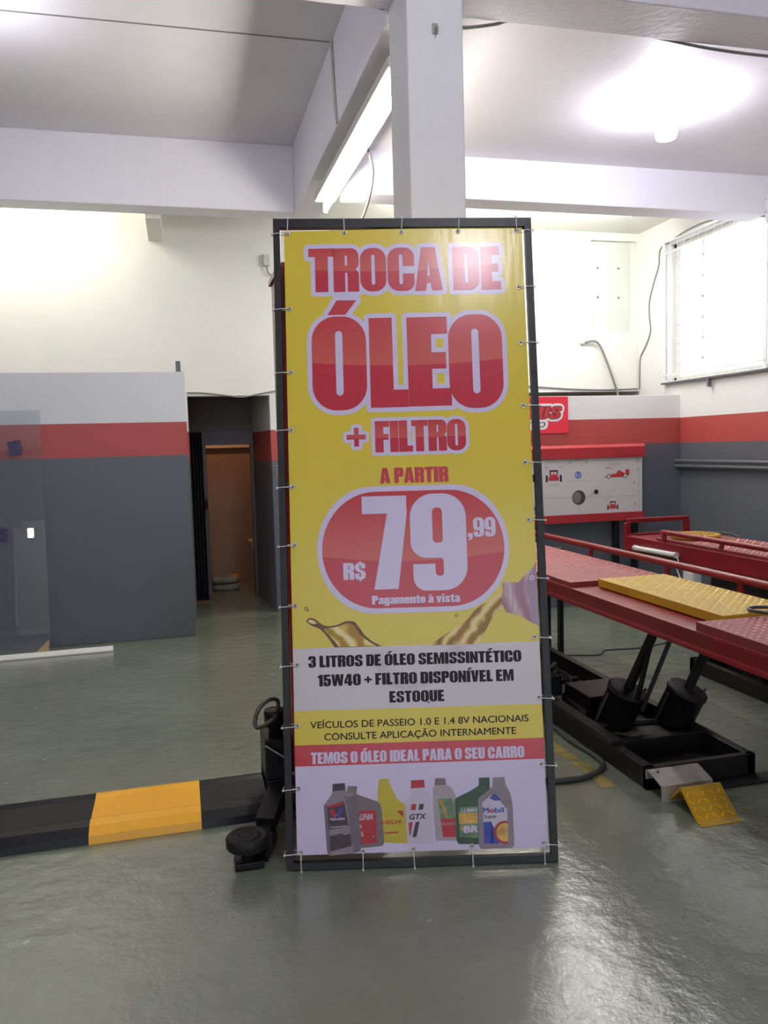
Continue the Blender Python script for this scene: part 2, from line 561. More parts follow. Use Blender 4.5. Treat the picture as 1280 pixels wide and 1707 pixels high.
# doorway recess, the store room behind it
b = MB()
b.prism([(0.825, 7.55), (0.742, 8.36), (0.742, 8.5), (0.95, 8.5), (0.95, 7.55)], lambda x, y: (x, y, 0), lambda x, y: (x, y, 2.05))
struct(b.build('wall_recess_right', M['bands_back']))
struct(MB().box(0.0, 0.10, 7.556, 8.5, 0, 2.05).build('wall_recess_left', M['dark_and_shade']))
struct(MB().box(0.0, 0.95, 7.556, 8.5, 2.03, 2.15).build('ceiling_recess', M['dark_and_shade']))
struct(MB().box(0.10, 0.80, 8.36, 8.46, 1.715, 2.03).build('wall_recess_header', M['dark_and_shade']))
b = MB()
b.box(-0.5, 0.12, 8.501, 8.56, 0, 2.3)
b.box(0.80, 1.5, 8.501, 8.56, 0, 2.3)
b.box(-0.5, 1.5, 9.62, 9.7, 0, 2.3)
b.box(-0.56, -0.5, 8.5, 9.7, 0, 2.3)
b.box(0.84, 0.9, 8.56, 9.62, 0, 2.3)
struct(b.build('wall_store_room', M['brown_wall']))
struct(MB().box(-0.56, 1.5, 8.45, 9.7, 2.3, 2.36).build('ceiling_store_room', M['brown_wall']))
b = MB()
b.box(-4.0, -0.56, 8.6, 8.7, 0, ZC)
b.box(1.5, XR_, 8.6, 8.7, 0, ZC)
b.box(-0.6, 1.5, 8.45, 8.5, 2.4, ZC)
struct(b.build('wall_passage', M['paint_cream']))
struct(MB().box(-0.4, 0.839, 9.52, 9.619, 1.545, 1.585).build('trim_3', M['shelf']))
# door frame and the folded accordion door
door = struct(MB().box(0.235, 0.272, 8.34, 8.46, 0, 1.57).box(0.715, 0.75, 8.34, 8.46, 0, 1.57).box(0.10, 0.75, 8.34, 8.46, 1.57, 1.715).build('door_1', M['door_dark'], bevel=0.004))
b = MB()
xs = [0.112 + 0.0145 * i for i in range(9)]
prof = [(x, 8.20 + (0.05 if i % 2 else -0.05)) for i, x in enumerate(xs)]
back = [(x, y + 0.012) for x, y in reversed(prof)]
b.prism(prof + back, lambda x, y: (x, y, 0.02), lambda x, y: (x, y, 1.70))
acc = b.build('folding_leaf', M['door_dark'], door)
b = MB().box(0.236, 0.262, 8.24, 8.34, 0.93, 1.03).box(0.242, 0.256, 8.20, 8.24, 0.95, 1.01)
b.build('door_latch', M['black_paint'], acc, bevel=0.006)

# beams and pillar
b = MB().box(XL, 0.98, 6.5, 6.72, 3.37, ZC)
struct(b.build('beam_left', M['paint_beam'], bevel=0.006))
struct(MB().box(1.2, XR_, 5.565, 5.785, 3.247, 3.58).build('beam_right', M['paint_beam'], bevel=0.006))
struct(MB().box(0.98, 1.2, 3.6, 6.75, 3.37, ZC).build('beam_middle', M['paint_beam'], bevel=0.006))
struct(MB().box(XL, XR_, 3.32, 3.6, 3.425, ZC).build('beam_front', M['paint_beam'], bevel=0.008))
struct(MB().box(0.99, 1.235, 3.319, 3.601, 0, ZC - 0.002).build('pillar', M['paint_pillar'], bevel=0.008))
struct(MB().box(-0.165, -0.045, 6.72, YB, 3.335, ZC).build('beam_stub', M['paint_cream'], bevel=0.004))  # stub lengthened to the left beam so it blocks the tube and shades the wall
struct(MB().box(XL, 0.98, 4.845, 4.853, ZC - 0.004, ZC + 0.01).build('trim_2', M['cable_grey']))

# worn yellow guide line on the floor
b = MB()
random.seed(3)
line = [(1.735, 3.66), (1.745, 3.50), (1.752, 3.36), (1.756, 3.24), (1.752, 3.13), (1.745, 3.05)]
for (a, c) in ((0, 2), (2, 5)):
    seg = line[a:c + 1]
    L_, R_ = [], []
    for i in range(len(seg) - 1):
        for k in range(6):
            t = k / 6
            x = seg[i][0] * (1 - t) + seg[i + 1][0] * t
            y = seg[i][1] * (1 - t) + seg[i + 1][1] * t
            L_.append((x - 0.032 - random.uniform(-0.010, 0.008), y))
            R_.append((x + 0.032 + random.uniform(-0.010, 0.008), y))
    b.prism(L_ + R_[::-1], lambda x, y: (x, y, 0.0004), lambda x, y: (x, y, 0.0016))
struct(b.build('floor_marking', mat('worn_yellow_floor_paint', (0.27, 0.22, 0.075), 0.4, vary=0.35, vscale=14)))

# window: frame, glazing, horizontal mullions, security grille
win = struct(MB().box(XR_ + 0.08, XR_ + 0.12, WY0, WY1, WZ0, WZ0 + 0.035).box(XR_ + 0.08, XR_ + 0.12, WY0, WY1, WZ1 - 0.035, WZ1)
    .box(XR_ + 0.08, XR_ + 0.12, WY0, WY0 + 0.035, WZ0, WZ1).box(XR_ + 0.08, XR_ + 0.12, WY1 - 0.035, WY1, WZ0, WZ1).build('window_1', M['lamp_housing']))
b = MB()
for i in range(1, 7):
    z = WZ0 + (WZ1 - WZ0) * i / 7
    b.box(XR_ + 0.085, XR_ + 0.115, WY0, WY1, z - 0.008, z + 0.008)
b.box(XR_ + 0.085, XR_ + 0.115, 6.50, 6.515, WZ0, WZ1)
b.build('mullion', M['grille_white'], win)
MB().box(XR_ + 0.098, XR_ + 0.102, WY0, WY1, WZ0, WZ1).build('glass_pane', glass('window_glass', 0.04), win)
b = MB()
gx = XR_ - 0.035
for y in (WY0 - 0.02, WY1 + 0.0):
    b.box(gx - 0.006, gx + 0.006, y - 0.012, y + 0.012, WZ0 - 0.01, WZ1 + 0.02)
for z in (WZ0 - 0.01, WZ0 + 0.055, WZ1 - 0.09, WZ1 + 0.012):
    b.box(gx - 0.006, gx + 0.006, WY0 - 0.02, WY1, z - 0.006, z + 0.006)
n = 13
for i in range(n + 1):
    y = WY0 + (WY1 - WY0) * i / n
    b.cyl((gx, y, WZ0 - 0.01), (gx, y, WZ1 + 0.012), 0.0025, n=8)
for y in (WY0, WY1):
    for z in (WZ0, WZ1 - 0.09):
        b.box(gx, XR_ + 0.005, y - 0.008, y + 0.008, z, z + 0.014)
b.build('security_grille', M['grille_white'], win)
MB().box(XR_ - 0.05, XR_, WY0 - 0.06, WY1 + 0.03, WZ0 - 0.028, WZ0 - 0.012).build('window_sill', M['alu'], win)
MB().box(XR_ - 0.05, XR_ - 0.02, 6.235, 6.26, WZ0 - 0.10, WZ0 - 0.028).build('sill_bracket', M['alu'], win)

# ================================================================== lamps
def bulb(loc, drop, label, group='high power ceiling bulbs', glow=None):
    t = thing('ceiling_bulb', label, 'lamp', (loc[0], loc[1], loc[2]), group)
    MB().lathe([(0.055, 0.0), (0.055, -0.02), (0.03, -0.03), (0.03, -drop + 0.0)], (0, 0, 0)).build('lamp_holder', M['lamp_housing'], t)
    h = drop
    MB().lathe([(0.028, -h), (0.045, -h - 0.02), (0.062, -h - 0.05), (0.064, -h - 0.15), (0.055, -h - 0.175), (0.02, -h - 0.185)], (0, 0, 0)).build('bulb', glow or E_BULB, t)
    return t
E_BULB = emitter('glowing_bulb', (0.90, 0.90, 1.0), BULB)
E_BULB_LEFT = emitter('glowing_left_bulb', (0.90, 0.90, 1.0), BULB_LEFT)
E_BULB_FRONT = emitter('glowing_front_bulb', (0.92, 0.90, 1.0), BULB_FRONT)
bulb((2.95, 4.46, 3.54), 0.05, 'glaring ceiling bulb above the red vehicle ramps')
bulb((-0.93, 4.72, ZC), 0.24, 'glaring ceiling bulb at the left edge of the photo', glow=E_BULB_LEFT)
bulb((0.89, 0.45, ZC), 0.14, 'ceiling bulb in the front bay facing the banner', glow=E_BULB_FRONT)
bulb((-3.3, -1.0, ZC), 0.14, 'added unseen ceiling bulb near the garage door behind the camera', glow=E_BULB_FRONT)  # added bulb, out of view, to brighten the front wall and bay

def tube_lamp(a, b_, label, strength, c, hw=0.07, lift=0.0):
    """a fluorescent batten: housing above the tube, a socket at each end"""
    a, b_ = Vector(a), Vector(b_)
    t = thing('tube_lamp', label, 'lamp', a, 'fluorescent batten lamps')
    d = b_ - a
    o = Vector((0, 0, 0))
    ex = d.normalized()
    MB().bar(o + Vector((0, 0, 0.055 + lift)) - ex * 0.03, d + Vector((0, 0, 0.055 + lift)) + ex * 0.03, hw * 2, 0.05).build('housing', M['lamp_housing'], t, bevel=0.006)
    for p, s in ((o, -1), (d, 1)):
        MB().bar(p + Vector((0, 0, 0.035 + lift)) + ex * (0.02 * s), p + Vector((0, 0, -0.022)) + ex * (0.02 * s), 0.035, 0.03, (1, 0, 0) if abs(ex.x) < 0.5 else (0, 1, 0)).build('socket', M['lamp_housing'], t, bevel=0.004)
    MB().cyl(o + ex * 0.0, d, 0.016, n=16).build('tube', emitter('glowing_tube', c, strength), t)
    return t
t = tube_lamp((1.095, 3.78, 3.195), (1.095, 5.80, 3.195), 'fluorescent batten lamp running under the middle beam behind the pillar', TUBE_BEAM, (1.0, 0.97, 0.88), hw=0.072, lift=0.03)
for y in (0.12, 1.84):
    MB().box(-0.02, 0.02, y, y + 0.04, 0.108, 0.175).build('hanger', M['lamp_housing'], t)
t = tube_lamp((1.83, 6.52, 3.49), (3.96, 6.52, 3.49), 'fluorescent batten lamp under the right rear beam by the window', TUBE_BACK, (1.0, 0.98, 0.92), hw=0.03)
t = tube_lamp((-2.2, 6.80, 3.62), (-0.5, 6.80, 3.62), 'fluorescent batten lamp hidden behind the left rear beam', TUBE_LEFT, (1.0, 0.98, 0.84), hw=0.03)
MB().box(0.6, 0.7, -0.08, 0.0, 0.06, 0.075).build('bracket', M['lamp_housing'], t)
t = thing('wall_lamp', 'warm lamp inside the brown store room', 'lamp', (0.16, 8.60, 2.2))
MB().box(-0.04, 0.04, -0.04, 0.0, -0.03, 0.05).build('lamp_base', M['lamp_housing'], t)
MB().lathe([(0.012, -0.02), (0.03, 0.0), (0.032, 0.03), (0.015, 0.055)], (0, 0.045, -0.03), (0, 0, 1), 16).build('bulb', emitter('warm_bulb', (1.0, 0.60, 0.34), ROOM_LAMP), t)

# ================================================================== banner stand
BO = (0.30498, 2.77529, 0.0)
BR = (-0.14936712, 0.0, -0.23561907)
FW_, FH = 0.973, 2.391
frame = thing('banner_stand', 'tall black steel frame leaning on the red post, holding the yellow banner', 'stand', BO, rot=BR)
T = 0.025
B0 = 0.005
def fpoly(b, pts):
    b.prism(pts, lambda x, z: (x, 0.0, z), lambda x, z: (x, 0.028, z))
    return b
fpoly(MB(), [(0, B0), (T, B0), (T - 0.002, FH + 0.006 - 0.0), (-0.002, FH + 0.007)]).build('post', M['black_steel'], frame, bevel=0.003)
fpoly(MB(), [(FW_ - T, B0), (FW_, B0), (FW_, FH - 0.013), (FW_ - T, FH - 0.0125)]).build('post', M['black_steel'], frame, bevel=0.003)
fpoly(MB(), [(T - 0.002, FH - 0.027), (FW_ - T, FH - 0.046), (FW_ - T, FH - 0.0125), (T - 0.002, FH + 0.0055)]).build('rail', M['black_steel'], frame, bevel=0.003)
fpoly(MB(), [(T, B0), (FW_ - T, B0), (FW_ - T, B0 + T), (T, B0 + T)]).build('rail', M['black_steel'], frame, bevel=0.003)
MB().box(T, FW_ - T, 0.0145, 0.028, 1.375, 1.402).build('rail', M['black_steel'], frame)
MB().box(T, FW_ - T, 0.0145, 0.028, 0.272, 0.297).build('rail', M['black_steel'], frame)

# ------------------------------------------------------------------ the banner
ban = thing('vinyl_banner', 'yellow and white oil change price banner tied inside the black frame', 'banner', BO, rot=BR)
YEL = (0.69, 0.545, 0.050)
WHT = (0.64, 0.575, 0.775)
WHT2 = (0.63, 0.57, 0.59)
RED = (0.52, 0.030, 0.050)
M['banner'] = band_mat('printed_banner_vinyl', 'Z', [(0, WHT), (0.3565, RED), (0.4325, YEL), (0.5585, WHT2), (0.785, YEL)], 0.24, 0.10, 3.0, vary=0.04, lo=0, hi=2.4, stretch=(4, 1, 0.7))
M['print_white'] = mat('white_vinyl_print', WHT, 0.24)
M['print_black'] = mat('black_vinyl_print', (0.016, 0.011, 0.016), 0.42, spec=0.22)
M['print_red'] = mat('red_vinyl_print', RED, 0.38)

def two_tone(name, v0, uc, k, lo=(0.50, 0.028, 0.050), hi=(0.58, 0.105, 0.085), span=0.10, hi0=(0.52, 0.050, 0.055)):
    """printed gloss: lighter red above a shallow arc, dark red under it"""
    m = bpy.data.materials.new(name)
    m.use_nodes = True
    nt = m.node_tree
    b = nt.nodes['Principled BSDF']
    b.inputs['Roughness'].default_value = 0.24
    tc = nt.nodes.new('ShaderNodeTexCoord')
    sx = nt.nodes.new('ShaderNodeSeparateXYZ')
    nt.links.new(tc.outputs['Object'], sx.inputs[0])
    def mth(op, a, c):
        n = nt.nodes.new('ShaderNodeMath')
        n.operation = op
        for i, q in enumerate((a, c)):
            if isinstance(q, (int, float)):
                n.inputs[i].default_value = q
            else:
                nt.links.new(q, n.inputs[i])
        return n.outputs[0]
    du = mth('SUBTRACT', sx.outputs['X'], uc)
    arc = mth('MULTIPLY', mth('MULTIPLY', du, du), k)
    t = mth('SUBTRACT', mth('SUBTRACT', sx.outputs['Z'], v0), arc)
    fac = mth('GREATER_THAN', t, 0.0)
    g = nt.nodes.new('ShaderNodeMapRange')
    g.inputs['From Min'].default_value = 0.0
    g.inputs['From Max'].default_value = span
    nt.links.new(t, g.inputs['Value'])
    m1 = nt.nodes.new('ShaderNodeMix')
    m1.data_type = 'RGBA'
    nt.links.new(g.outputs['Result'], m1.inputs[0])
    m1.inputs[6].default_value = hi + (1,)
    m1.inputs[7].default_value = hi0 + (1,)
    m2 = nt.nodes.new('ShaderNodeMix')
    m2.data_type = 'RGBA'
    nt.links.new(fac, m2.inputs[0])
    m2.inputs[6].default_value = lo + (1,)
    nt.links.new(m1.outputs[2], m2.inputs[7])
    nt.links.new(m2.outputs[2], b.inputs['Base Color'])
    return m

YS = 0.0110      # face of the vinyl
MB().box(0.0375, 0.9400, YS, YS + 0.0012, 0.0535, 2.3515).build('sheet', M['banner'], ban)

# ------------------------------------------------------------------ heavy condensed lettering
O_ = [(0, 0, .26), (.60, 0, .26), (.60, 1, .26), (0, 1, .26)]
Oi = [(.26, .155, .04), (.34, .155, .04), (.34, .845, .04), (.26, .845, .04)]
GL = {
 'O': (.60, [[O_, Oi]]),
 '0': (.58, [[[(0, 0, .26), (.58, 0, .26), (.58, 1, .26), (0, 1, .26)], [(.25, .155, .04), (.33, .155, .04), (.33, .845, .04), (.25, .845, .04)]]]),
 'Q': (.60, [[O_, Oi], [[(.36, 0), (.50, 0), (.64, -.02), (.64, -.14), (.44, -.05)]]]),
 'D': (.58, [[[(0, 0), (.58, 0, .22), (.58, 1, .22), (0, 1)], [(.265, .17), (.325, .17, .05), (.325, .83, .05), (.265, .83)]]]),
 'L': (.44, [[[(0, 0), (.44, 0), (.44, .195), (.27, .195), (.27, 1), (0, 1)]]]),
 'E': (.48, [[[(0, 0), (.48, 0), (.48, .195), (.27, .195), (.27, .415), (.43, .415), (.43, .60), (.27, .60), (.27, .805), (.45, .805), (.45, 1), (0, 1)]]]),
 'F': (.46, [[[(0, 0), (.265, 0), (.265, .40), (.43, .40), (.43, .585), (.265, .585), (.265, .805), (.46, .805), (.46, 1), (0, 1)]]]),
 'T': (.52, [[[(.13, 0), (.39, 0), (.39, .81), (.52, .81), (.52, 1), (0, 1), (0, .81), (.13, .81)]]]),
 'I': (.27, [[[(0, 0), (.27, 0), (.27, 1), (0, 1)]]]),
 'C': (.60, [[[(.60, .40), (.60, 0, .26), (0, 0, .26), (0, 1, .26), (.60, 1, .26), (.60, .57), (.34, .57), (.34, .845, .04), (.26, .845, .04), (.26, .155, .04), (.34, .155, .04), (.34, .40)]]]),
 'P': (.56, [[[(0, 0), (.265, 0), (.265, .40), (.56, .40, .17), (.56, 1, .17), (0, 1)], [(.265, .57), (.31, .57, .03), (.31, .83, .03), (.265, .83)]]]),
 'R': (.58, [[[(0, 0), (.265, 0), (.265, .44), (.32, .44, .04), (.32, 0), (.58, 0), (.58, .45, .07), (.50, .515, .03), (.58, .58, .06), (.58, 1, .18), (0, 1)], [(.265, .60), (.32, .60, .03), (.32, .835, .03), (.265, .835)]]]),
 'A': (.62, [[[(0, 0), (.245, 0), (.265, .17), (.355, .17), (.375, 0), (.62, 0), (.465, 1), (.155, 1)], [(.283, .34), (.337, .34), (.31, .74)]]]),
 'S': (.58, [[[(.57, .66), (.57, 1, .24), (.01, 1, .24), (.01, .53, .18), (.325, .40, .05), (.325, .155, .035), (.255, .155, .035), (.255, .36), (0, .36), (0, 0, .24), (.58, 0, .24), (.58, .49, .18), (.255, .61, .05), (.255, .845, .035), (.32, .845, .035), (.32, .66)]]]),
 'M': (.78, [[[(0, 0), (.22, 0), (.22, .62), (.315, 0), (.465, 0), (.56, .62), (.56, 0), (.78, 0), (.78, 1), (.50, 1), (.39, .45), (.28, 1), (0, 1)]]]),
 'N': (.58, [[[(0, 0), (.22, 0), (.22, .50), (.36, 0), (.58, 0), (.58, 1), (.36, 1), (.36, .52), (.22, 1), (0, 1)]]]),
 'U': (.58, [[[(0, 1), (0, 0, .24), (.58, 0, .24), (.58, 1), (.325, 1), (.325, .155, .035), (.255, .155, .035), (.255, 1)]]]),
 'V': (.60, [[[(0, 1), (.16, 0), (.44, 0), (.60, 1), (.35, 1), (.30, .38), (.25, 1)]]]),
 'W': (.90, [[[(0, 1), (.12, 0), (.36, 0), (.45, .50), (.54, 0), (.78, 0), (.90, 1), (.67, 1), (.645, .45), (.58, 1), (.32, 1), (.255, .45), (.23, 1)]]]),
 '1': (.38, [[[(.12, 0), (.38, 0), (.38, 1), (.20, 1), (0, .86), (0, .70), (.12, .74)]]]),
 '3': (.56, [[[(0, 1, .24), (.56, 1, .24), (.56, .58, .08), (.49, .52, .02), (.56, .46, .08), (.56, 0, .24), (0, 0, .24), (0, .38), (.25, .38), (.25, .155, .03), (.31, .155, .03), (.31, .44, .03), (.19, .44), (.19, .60), (.31, .60, .03), (.31, .845, .03), (.25, .845, .03), (.25, .66), (0, .66)]]]),
 '4': (.60, [[[(.28, 0), (.53, 0), (.53, .18), (.60, .18), (.60, .36), (.53, .36), (.53, 1), (.22, 1), (0, .38), (0, .18), (.28, .18)], [(.18, .36), (.28, .36), (.28, .72)]]]),
 '5': (.56, [[[(.02, 1), (.53, 1), (.53, .82), (.26, .82), (.26, .66, .02), (.56, .66, .20), (.56, 0, .24), (0, 0, .24), (0, .38), (.25, .38), (.25, .155, .03), (.31, .155, .03), (.31, .51, .03), (.25, .51, .03), (.25, .45), (.02, .45)]]]),
 '7': (.474, [[[(.11, 0), (.365, 0), (.474, .80), (.474, 1), (0, 1), (0, .81), (.265, .81)]]]),
 '9': (.58, [[[(0, 1, .24), (.58, 1, .24), (.58, 0, .24), (.02, 0, .24), (.02, .275), (.25, .275), (.25, .15, .035), (.335, .15, .035), (.335, .335, .03), (0, .335, .22)], [(.23, .49, .04), (.335, .49, .04), (.335, .855, .05), (.23, .855, .05)]]]),
 '$': (.58, [[[(.57, .66), (.57, 1, .24), (.01, 1, .24), (.01, .53, .18), (.325, .40, .05), (.325, .155, .035), (.255, .155, .035), (.255, .36), (0, .36), (0, 0, .24), (.58, 0, .24), (.58, .49, .18), (.255, .61, .05), (.255, .845, .035), (.32, .845, .035), (.32, .66)]], [[(.24, -.09), (.34, -.09), (.34, 0), (.24, 0)]], [[(.24, 1.0), (.34, 1.0), (.34, 1.09), (.24, 1.09)]]]),
 '+': (.55, [[[(.19, .20), (.36, .20), (.36, .39), (.55, .39), (.55, .56), (.36, .56), (.36, .75), (.19, .75), (.19, .56), (0, .56), (0, .39), (.19, .39)]]]),
 ',': (.26, [[[(0, 0), (.10, 0), (.02, -.17), (.10, -.17), (.25, -.04, .05), (.25, .20), (0, .20)]]]),
 ' ': (.22, []),
 # lower case, x-height .74
 'a': (.50, [[[(.25, 0, .03), (.27, .06), (.27, 0), (.50, 0), (.50, .74, .17), (.02, .74, .17), (.02, .50), (.25, .50), (.25, .61, .02), (.28, .61, .02), (.28, .47, .03), (0, .36, .12), (0, 0, .12)], [(.235, .13, .02), (.275, .13, .02), (.275, .36), (.235, .33)]]]),
 'g': (.50, [[[(.02, -.20, .12), (.50, -.20, .15), (.50, .74), (.27, .74), (.26, .68), (.20, .74, .05), (0, .74, .14), (0, .02, .14), (.24, .02, .05), (.27, .08), (.27, -.08, .02), (.235, -.08, .02), (.235, -.03), (.02, -.03)], [(.235, .14, .02), (.27, .14, .02), (.27, .61, .02), (.235, .61, .02)]]]),
 'm': (.80, [[[(0, 0), (.235, 0), (.235, .61, .02), (.28, .61, .02), (.28, 0), (.515, 0), (.515, .61, .02), (.56, .61, .02), (.56, 0), (.80, 0), (.80, .74, .14), (.56, .74, .06), (.50, .68, .03), (.44, .74, .05), (.28, .74, .05), (.235, .68), (.235, .74), (0, .74)]]]),
 'n': (.52, [[[(0, 0), (.235, 0), (.235, .61, .02), (.285, .61, .02), (.285, 0), (.52, 0), (.52, .74, .14), (.29, .74, .05), (.235, .68), (.235, .74), (0, .74)]]]),
 'e': (.50, [[[(.50, .26), (.50, 0, .17), (0, 0, .17), (0, .74, .17), (.50, .74, .17), (.50, .33), (.235, .33), (.235, .13, .02), (.275, .13, .02), (.275, .26)], [(.235, .44), (.275, .44), (.275, .61, .02), (.235, .61, .02)]]]),
 't': (.34, [[[(.34, 0), (.10, 0, .1), (.06, .08, .02), (.06, .58), (0, .58), (0, .72), (.06, .72), (.06, .90), (.29, .90), (.29, .72), (.34, .72), (.34, .58), (.29, .58), (.29, .14, .03), (.34, .14)]]]),
 'o': (.50, [[[(0, 0, .18), (.50, 0, .18), (.50, .74, .18), (0, .74, .18)], [(.235, .13, .02), (.27, .13, .02), (.27, .61, .02), (.235, .61, .02)]]]),
 'v': (.50, [[[(0, .74), (.12, 0), (.37, 0), (.50, .74), (.27, .74), (.245, .25), (.22, .74)]]]),
 'i': (.25, [[[(0, 0), (.235, 0), (.235, .74), (0, .74)]], [[(0, .82), (.235, .82), (.235, .98), (0, .98)]]]),
 's': (.48, [[[(.47, .49), (.47, .74, .15), (.01, .74, .15), (.01, .37, .12), (.25, .27, .04), (.25, .13, .02), (.22, .13, .02), (.22, .26), (0, .26), (0, 0, .15), (.48, 0, .15), (.48, .36, .12), (.23, .46, .04), (.23, .61, .02), (.26, .61, .02), (.26, .49)]]]),
}
ACUTE = [[(.21, 1.06), (.43, 1.06), (.62, 1.24), (.38, 1.24)]]
for ch, base in (('Ó', 'O'), ('É', 'E'), ('Í', 'I')):
    w_, g_ = GL[base]
    dx = (w_ - .62) / 2
    GL[ch] = (w_, g_ + [[[(x + dx, y) for x, y in ACUTE[0]]]])
GL['à'] = (.50, GL['a'][1] + [[[(.06, .98), (.28, .98), (.34, .82), (.18, .82)]]])

def letters(text, gap=0.035, kern=None):
    """closed outlines of a line of heavy lettering, height 1, and its width"""
    x, out = 0.0, []
    for i, ch in enumerate(text):
        w, shapes = GL[ch]
        for sh in shapes:
            loops = [[(px + x, py) for px, py in fillet(l)] for l in sh]
            out.append(loops)
        x += w + (gap if ch != ' ' else 0.0)
        if kern and i in kern:
            x += kern[i]
    return out, x - gap

def place(shapes, w, u0, u1, v0, v1, dv=0.0, shear=0.0):
    """fit outlines of width w and height 1 into a rectangle; dv lifts the right end"""
    s = (u1 - u0) / w
    h = v1 - v0
    return [[[(u0 + s * x + shear * y * h, v0 + h * y + dv * (x / w)) for x, y in l] for l in sh] for sh in shapes]

def outline(loops, w, y, step=0.0025):
    """one clean sheet covering every outline grown by w"""
    px = np.array([p[0] for l in loops for p in l])
    pz = np.array([p[1] for l in loops for p in l])
    gx = np.arange(px.min() - w - step * 2, px.max() + w + step * 3, step)
    gz = np.arange(pz.min() - w - step * 2, pz.max() + w + step * 3, step)
    X, Z = np.meshgrid(gx, gz)
    D = np.full(X.shape, 9.0)
    for l in loops:
        inside = np.zeros(X.shape, bool)
        n = len(l)
        d2 = np.full(X.shape, 9.0)
        for i in range(n):
            (ax, az), (bx, bz) = l[i], l[(i + 1) % n]
            ex, ez = bx - ax, bz - az
            L2 = ex * ex + ez * ez
            if L2 < 1e-14:
                continue
            t = np.clip(((X - ax) * ex + (Z - az) * ez) / L2, 0, 1)
            d2 = np.minimum(d2, (X - ax - t * ex) ** 2 + (Z - az - t * ez) ** 2)
            if az != bz:
                c = ((az > Z) != (bz > Z)) & (X < (bx - ax) * (Z - az) / (bz - az) + ax)
                inside ^= c
        d = np.sqrt(d2)
        d[inside] *= -1
        D = np.minimum(D, d)
    D = D - w
    b = MB()
    inn = D < 0
    full = inn[:-1, :-1] & inn[1:, :-1] & inn[:-1, 1:] & inn[1:, 1:]
    some = (inn[:-1, :-1] | inn[1:, :-1] | inn[:-1, 1:] | inn[1:, 1:]) & ~full
    for r in range(full.shape[0]):
        row = full[r]
        c = 0
        while c < len(row):
            if row[c]:
                e = c
                while e + 1 < len(row) and row[e + 1]:
                    e += 1
                b.add([(gx[c], y, gz[r]), (gx[e + 1], y, gz[r]), (gx[e + 1], y, gz[r + 1]), (gx[c], y, gz[r + 1])], [(0, 1, 2, 3)])
                c = e + 1
            else:
                c += 1
        for c in np.nonzero(some[r])[0]:
            q = [(r, c), (r, c + 1), (r + 1, c + 1), (r + 1, c)]
            poly = []
            for i in range(4):
                a, e = q[i], q[(i + 1) % 4]
                if D[a] < 0:
                    poly.append((gx[a[1]], y, gz[a[0]]))
                if (D[a] < 0) != (D[e] < 0):
                    t = D[a] / (D[a] - D[e])
                    poly.append((gx[a[1]] + t * (gx[e[1]] - gx[a[1]]), y, gz[a[0]] + t * (gz[e[0]] - gz[a[0]])))
            if len(poly) > 2:
                b.add(poly, [tuple(range(len(poly)))])
    return b

def lettering(name, shapes, material, y, parent, halo=0.0, halo_y=0.0, halo_mat=None):
    b = MB()
    for sh in shapes:
        b.flat(sh, y)
    o = b.build(name, material, parent)
    if halo:
        outline([sh[0] for sh in shapes], halo, halo_y).build(name.replace('lettering', 'outline'), halo_mat or M['print_white'], parent)
    return o

def typed(text, u0, u1, v0, v1, y, name, material, parent, dv=0.0, bold=0.0, shear=0.0, space=1.0):
    """a line in the plain built-in face, fitted into a rectangle"""
    cu = bpy.data.curves.new('type', 'FONT')
    cu.body = text
    cu.space_character = space
    cu.resolution_u = 4
    ob = bpy.data.objects.new('type', cu)
    me = bpy.data.meshes.new_from_object(ob)
    bpy.data.objects.remove(ob)
    xs_ = [v.co.x for v in me.vertices]
    cap = bpy.data.curves.new('type', 'FONT')
    cap.body = 'H'
    oc = bpy.data.objects.new('type', cap)
    mc = bpy.data.meshes.new_from_object(oc)
    bpy.data.objects.remove(oc)
    ch = max(v.co.y for v in mc.vertices)
    x0, x1 = min(xs_), max(xs_)
    for v in me.vertices:
        t = (v.co.x - x0) / (x1 - x0)
        q = v.co.y / ch
        v.co = (u0 + (u1 - u0) * t + shear * q * (v1 - v0), y, v0 + (v1 - v0) * q + dv * t)
    b = MB()
    vs = [tuple(v.co) for v in me.vertices]
    fs = [tuple(p.vertices) for p in me.polygons]
    sh_u = bold * (v1 - v0) / ch
    for k, (du, dz) in enumerate(((0, 0), (-1, 0), (1, 0), (0, -0.8), (0, 0.8)) if bold else ((0, 0),)):
        b.add([(x + du * sh_u, yy - k * 0.00006, z + dz * sh_u) for x, yy, z in vs], fs)
    bpy.data.meshes.remove(me)
    return b.build(name, material, parent)

Y1, Y2, Y3, Y4, Y5, Y6 = (YS - 0.0004 * i for i in range(1, 7))

# TROCA DE
xs_t = {'T': (0.1277, 0.2250), 'R': (0.2210, 0.3165), 'O': (0.3218, 0.4199), 'C': (0.4250, 0.5262), 'A': (0.5273, 0.6315), 'D': (0.6713, 0.7712), 'E': (0.7772, 0.8515)}
sh = []
for ch, (a, c) in xs_t.items():
    g, w = letters(ch)
    k = (a - 0.1277) / 0.72
    v0, v1 = 2.1134 - 0.0078 * k, 2.2815 - 0.0085 * k
    sh += place(g, w, a, c, v0, v1)
lettering('headline_lettering', sh, two_tone('two_tone_headline_print', 2.188, 0.45, 0.12, span=0.09), Y2, ban, 0.0165, Y1)
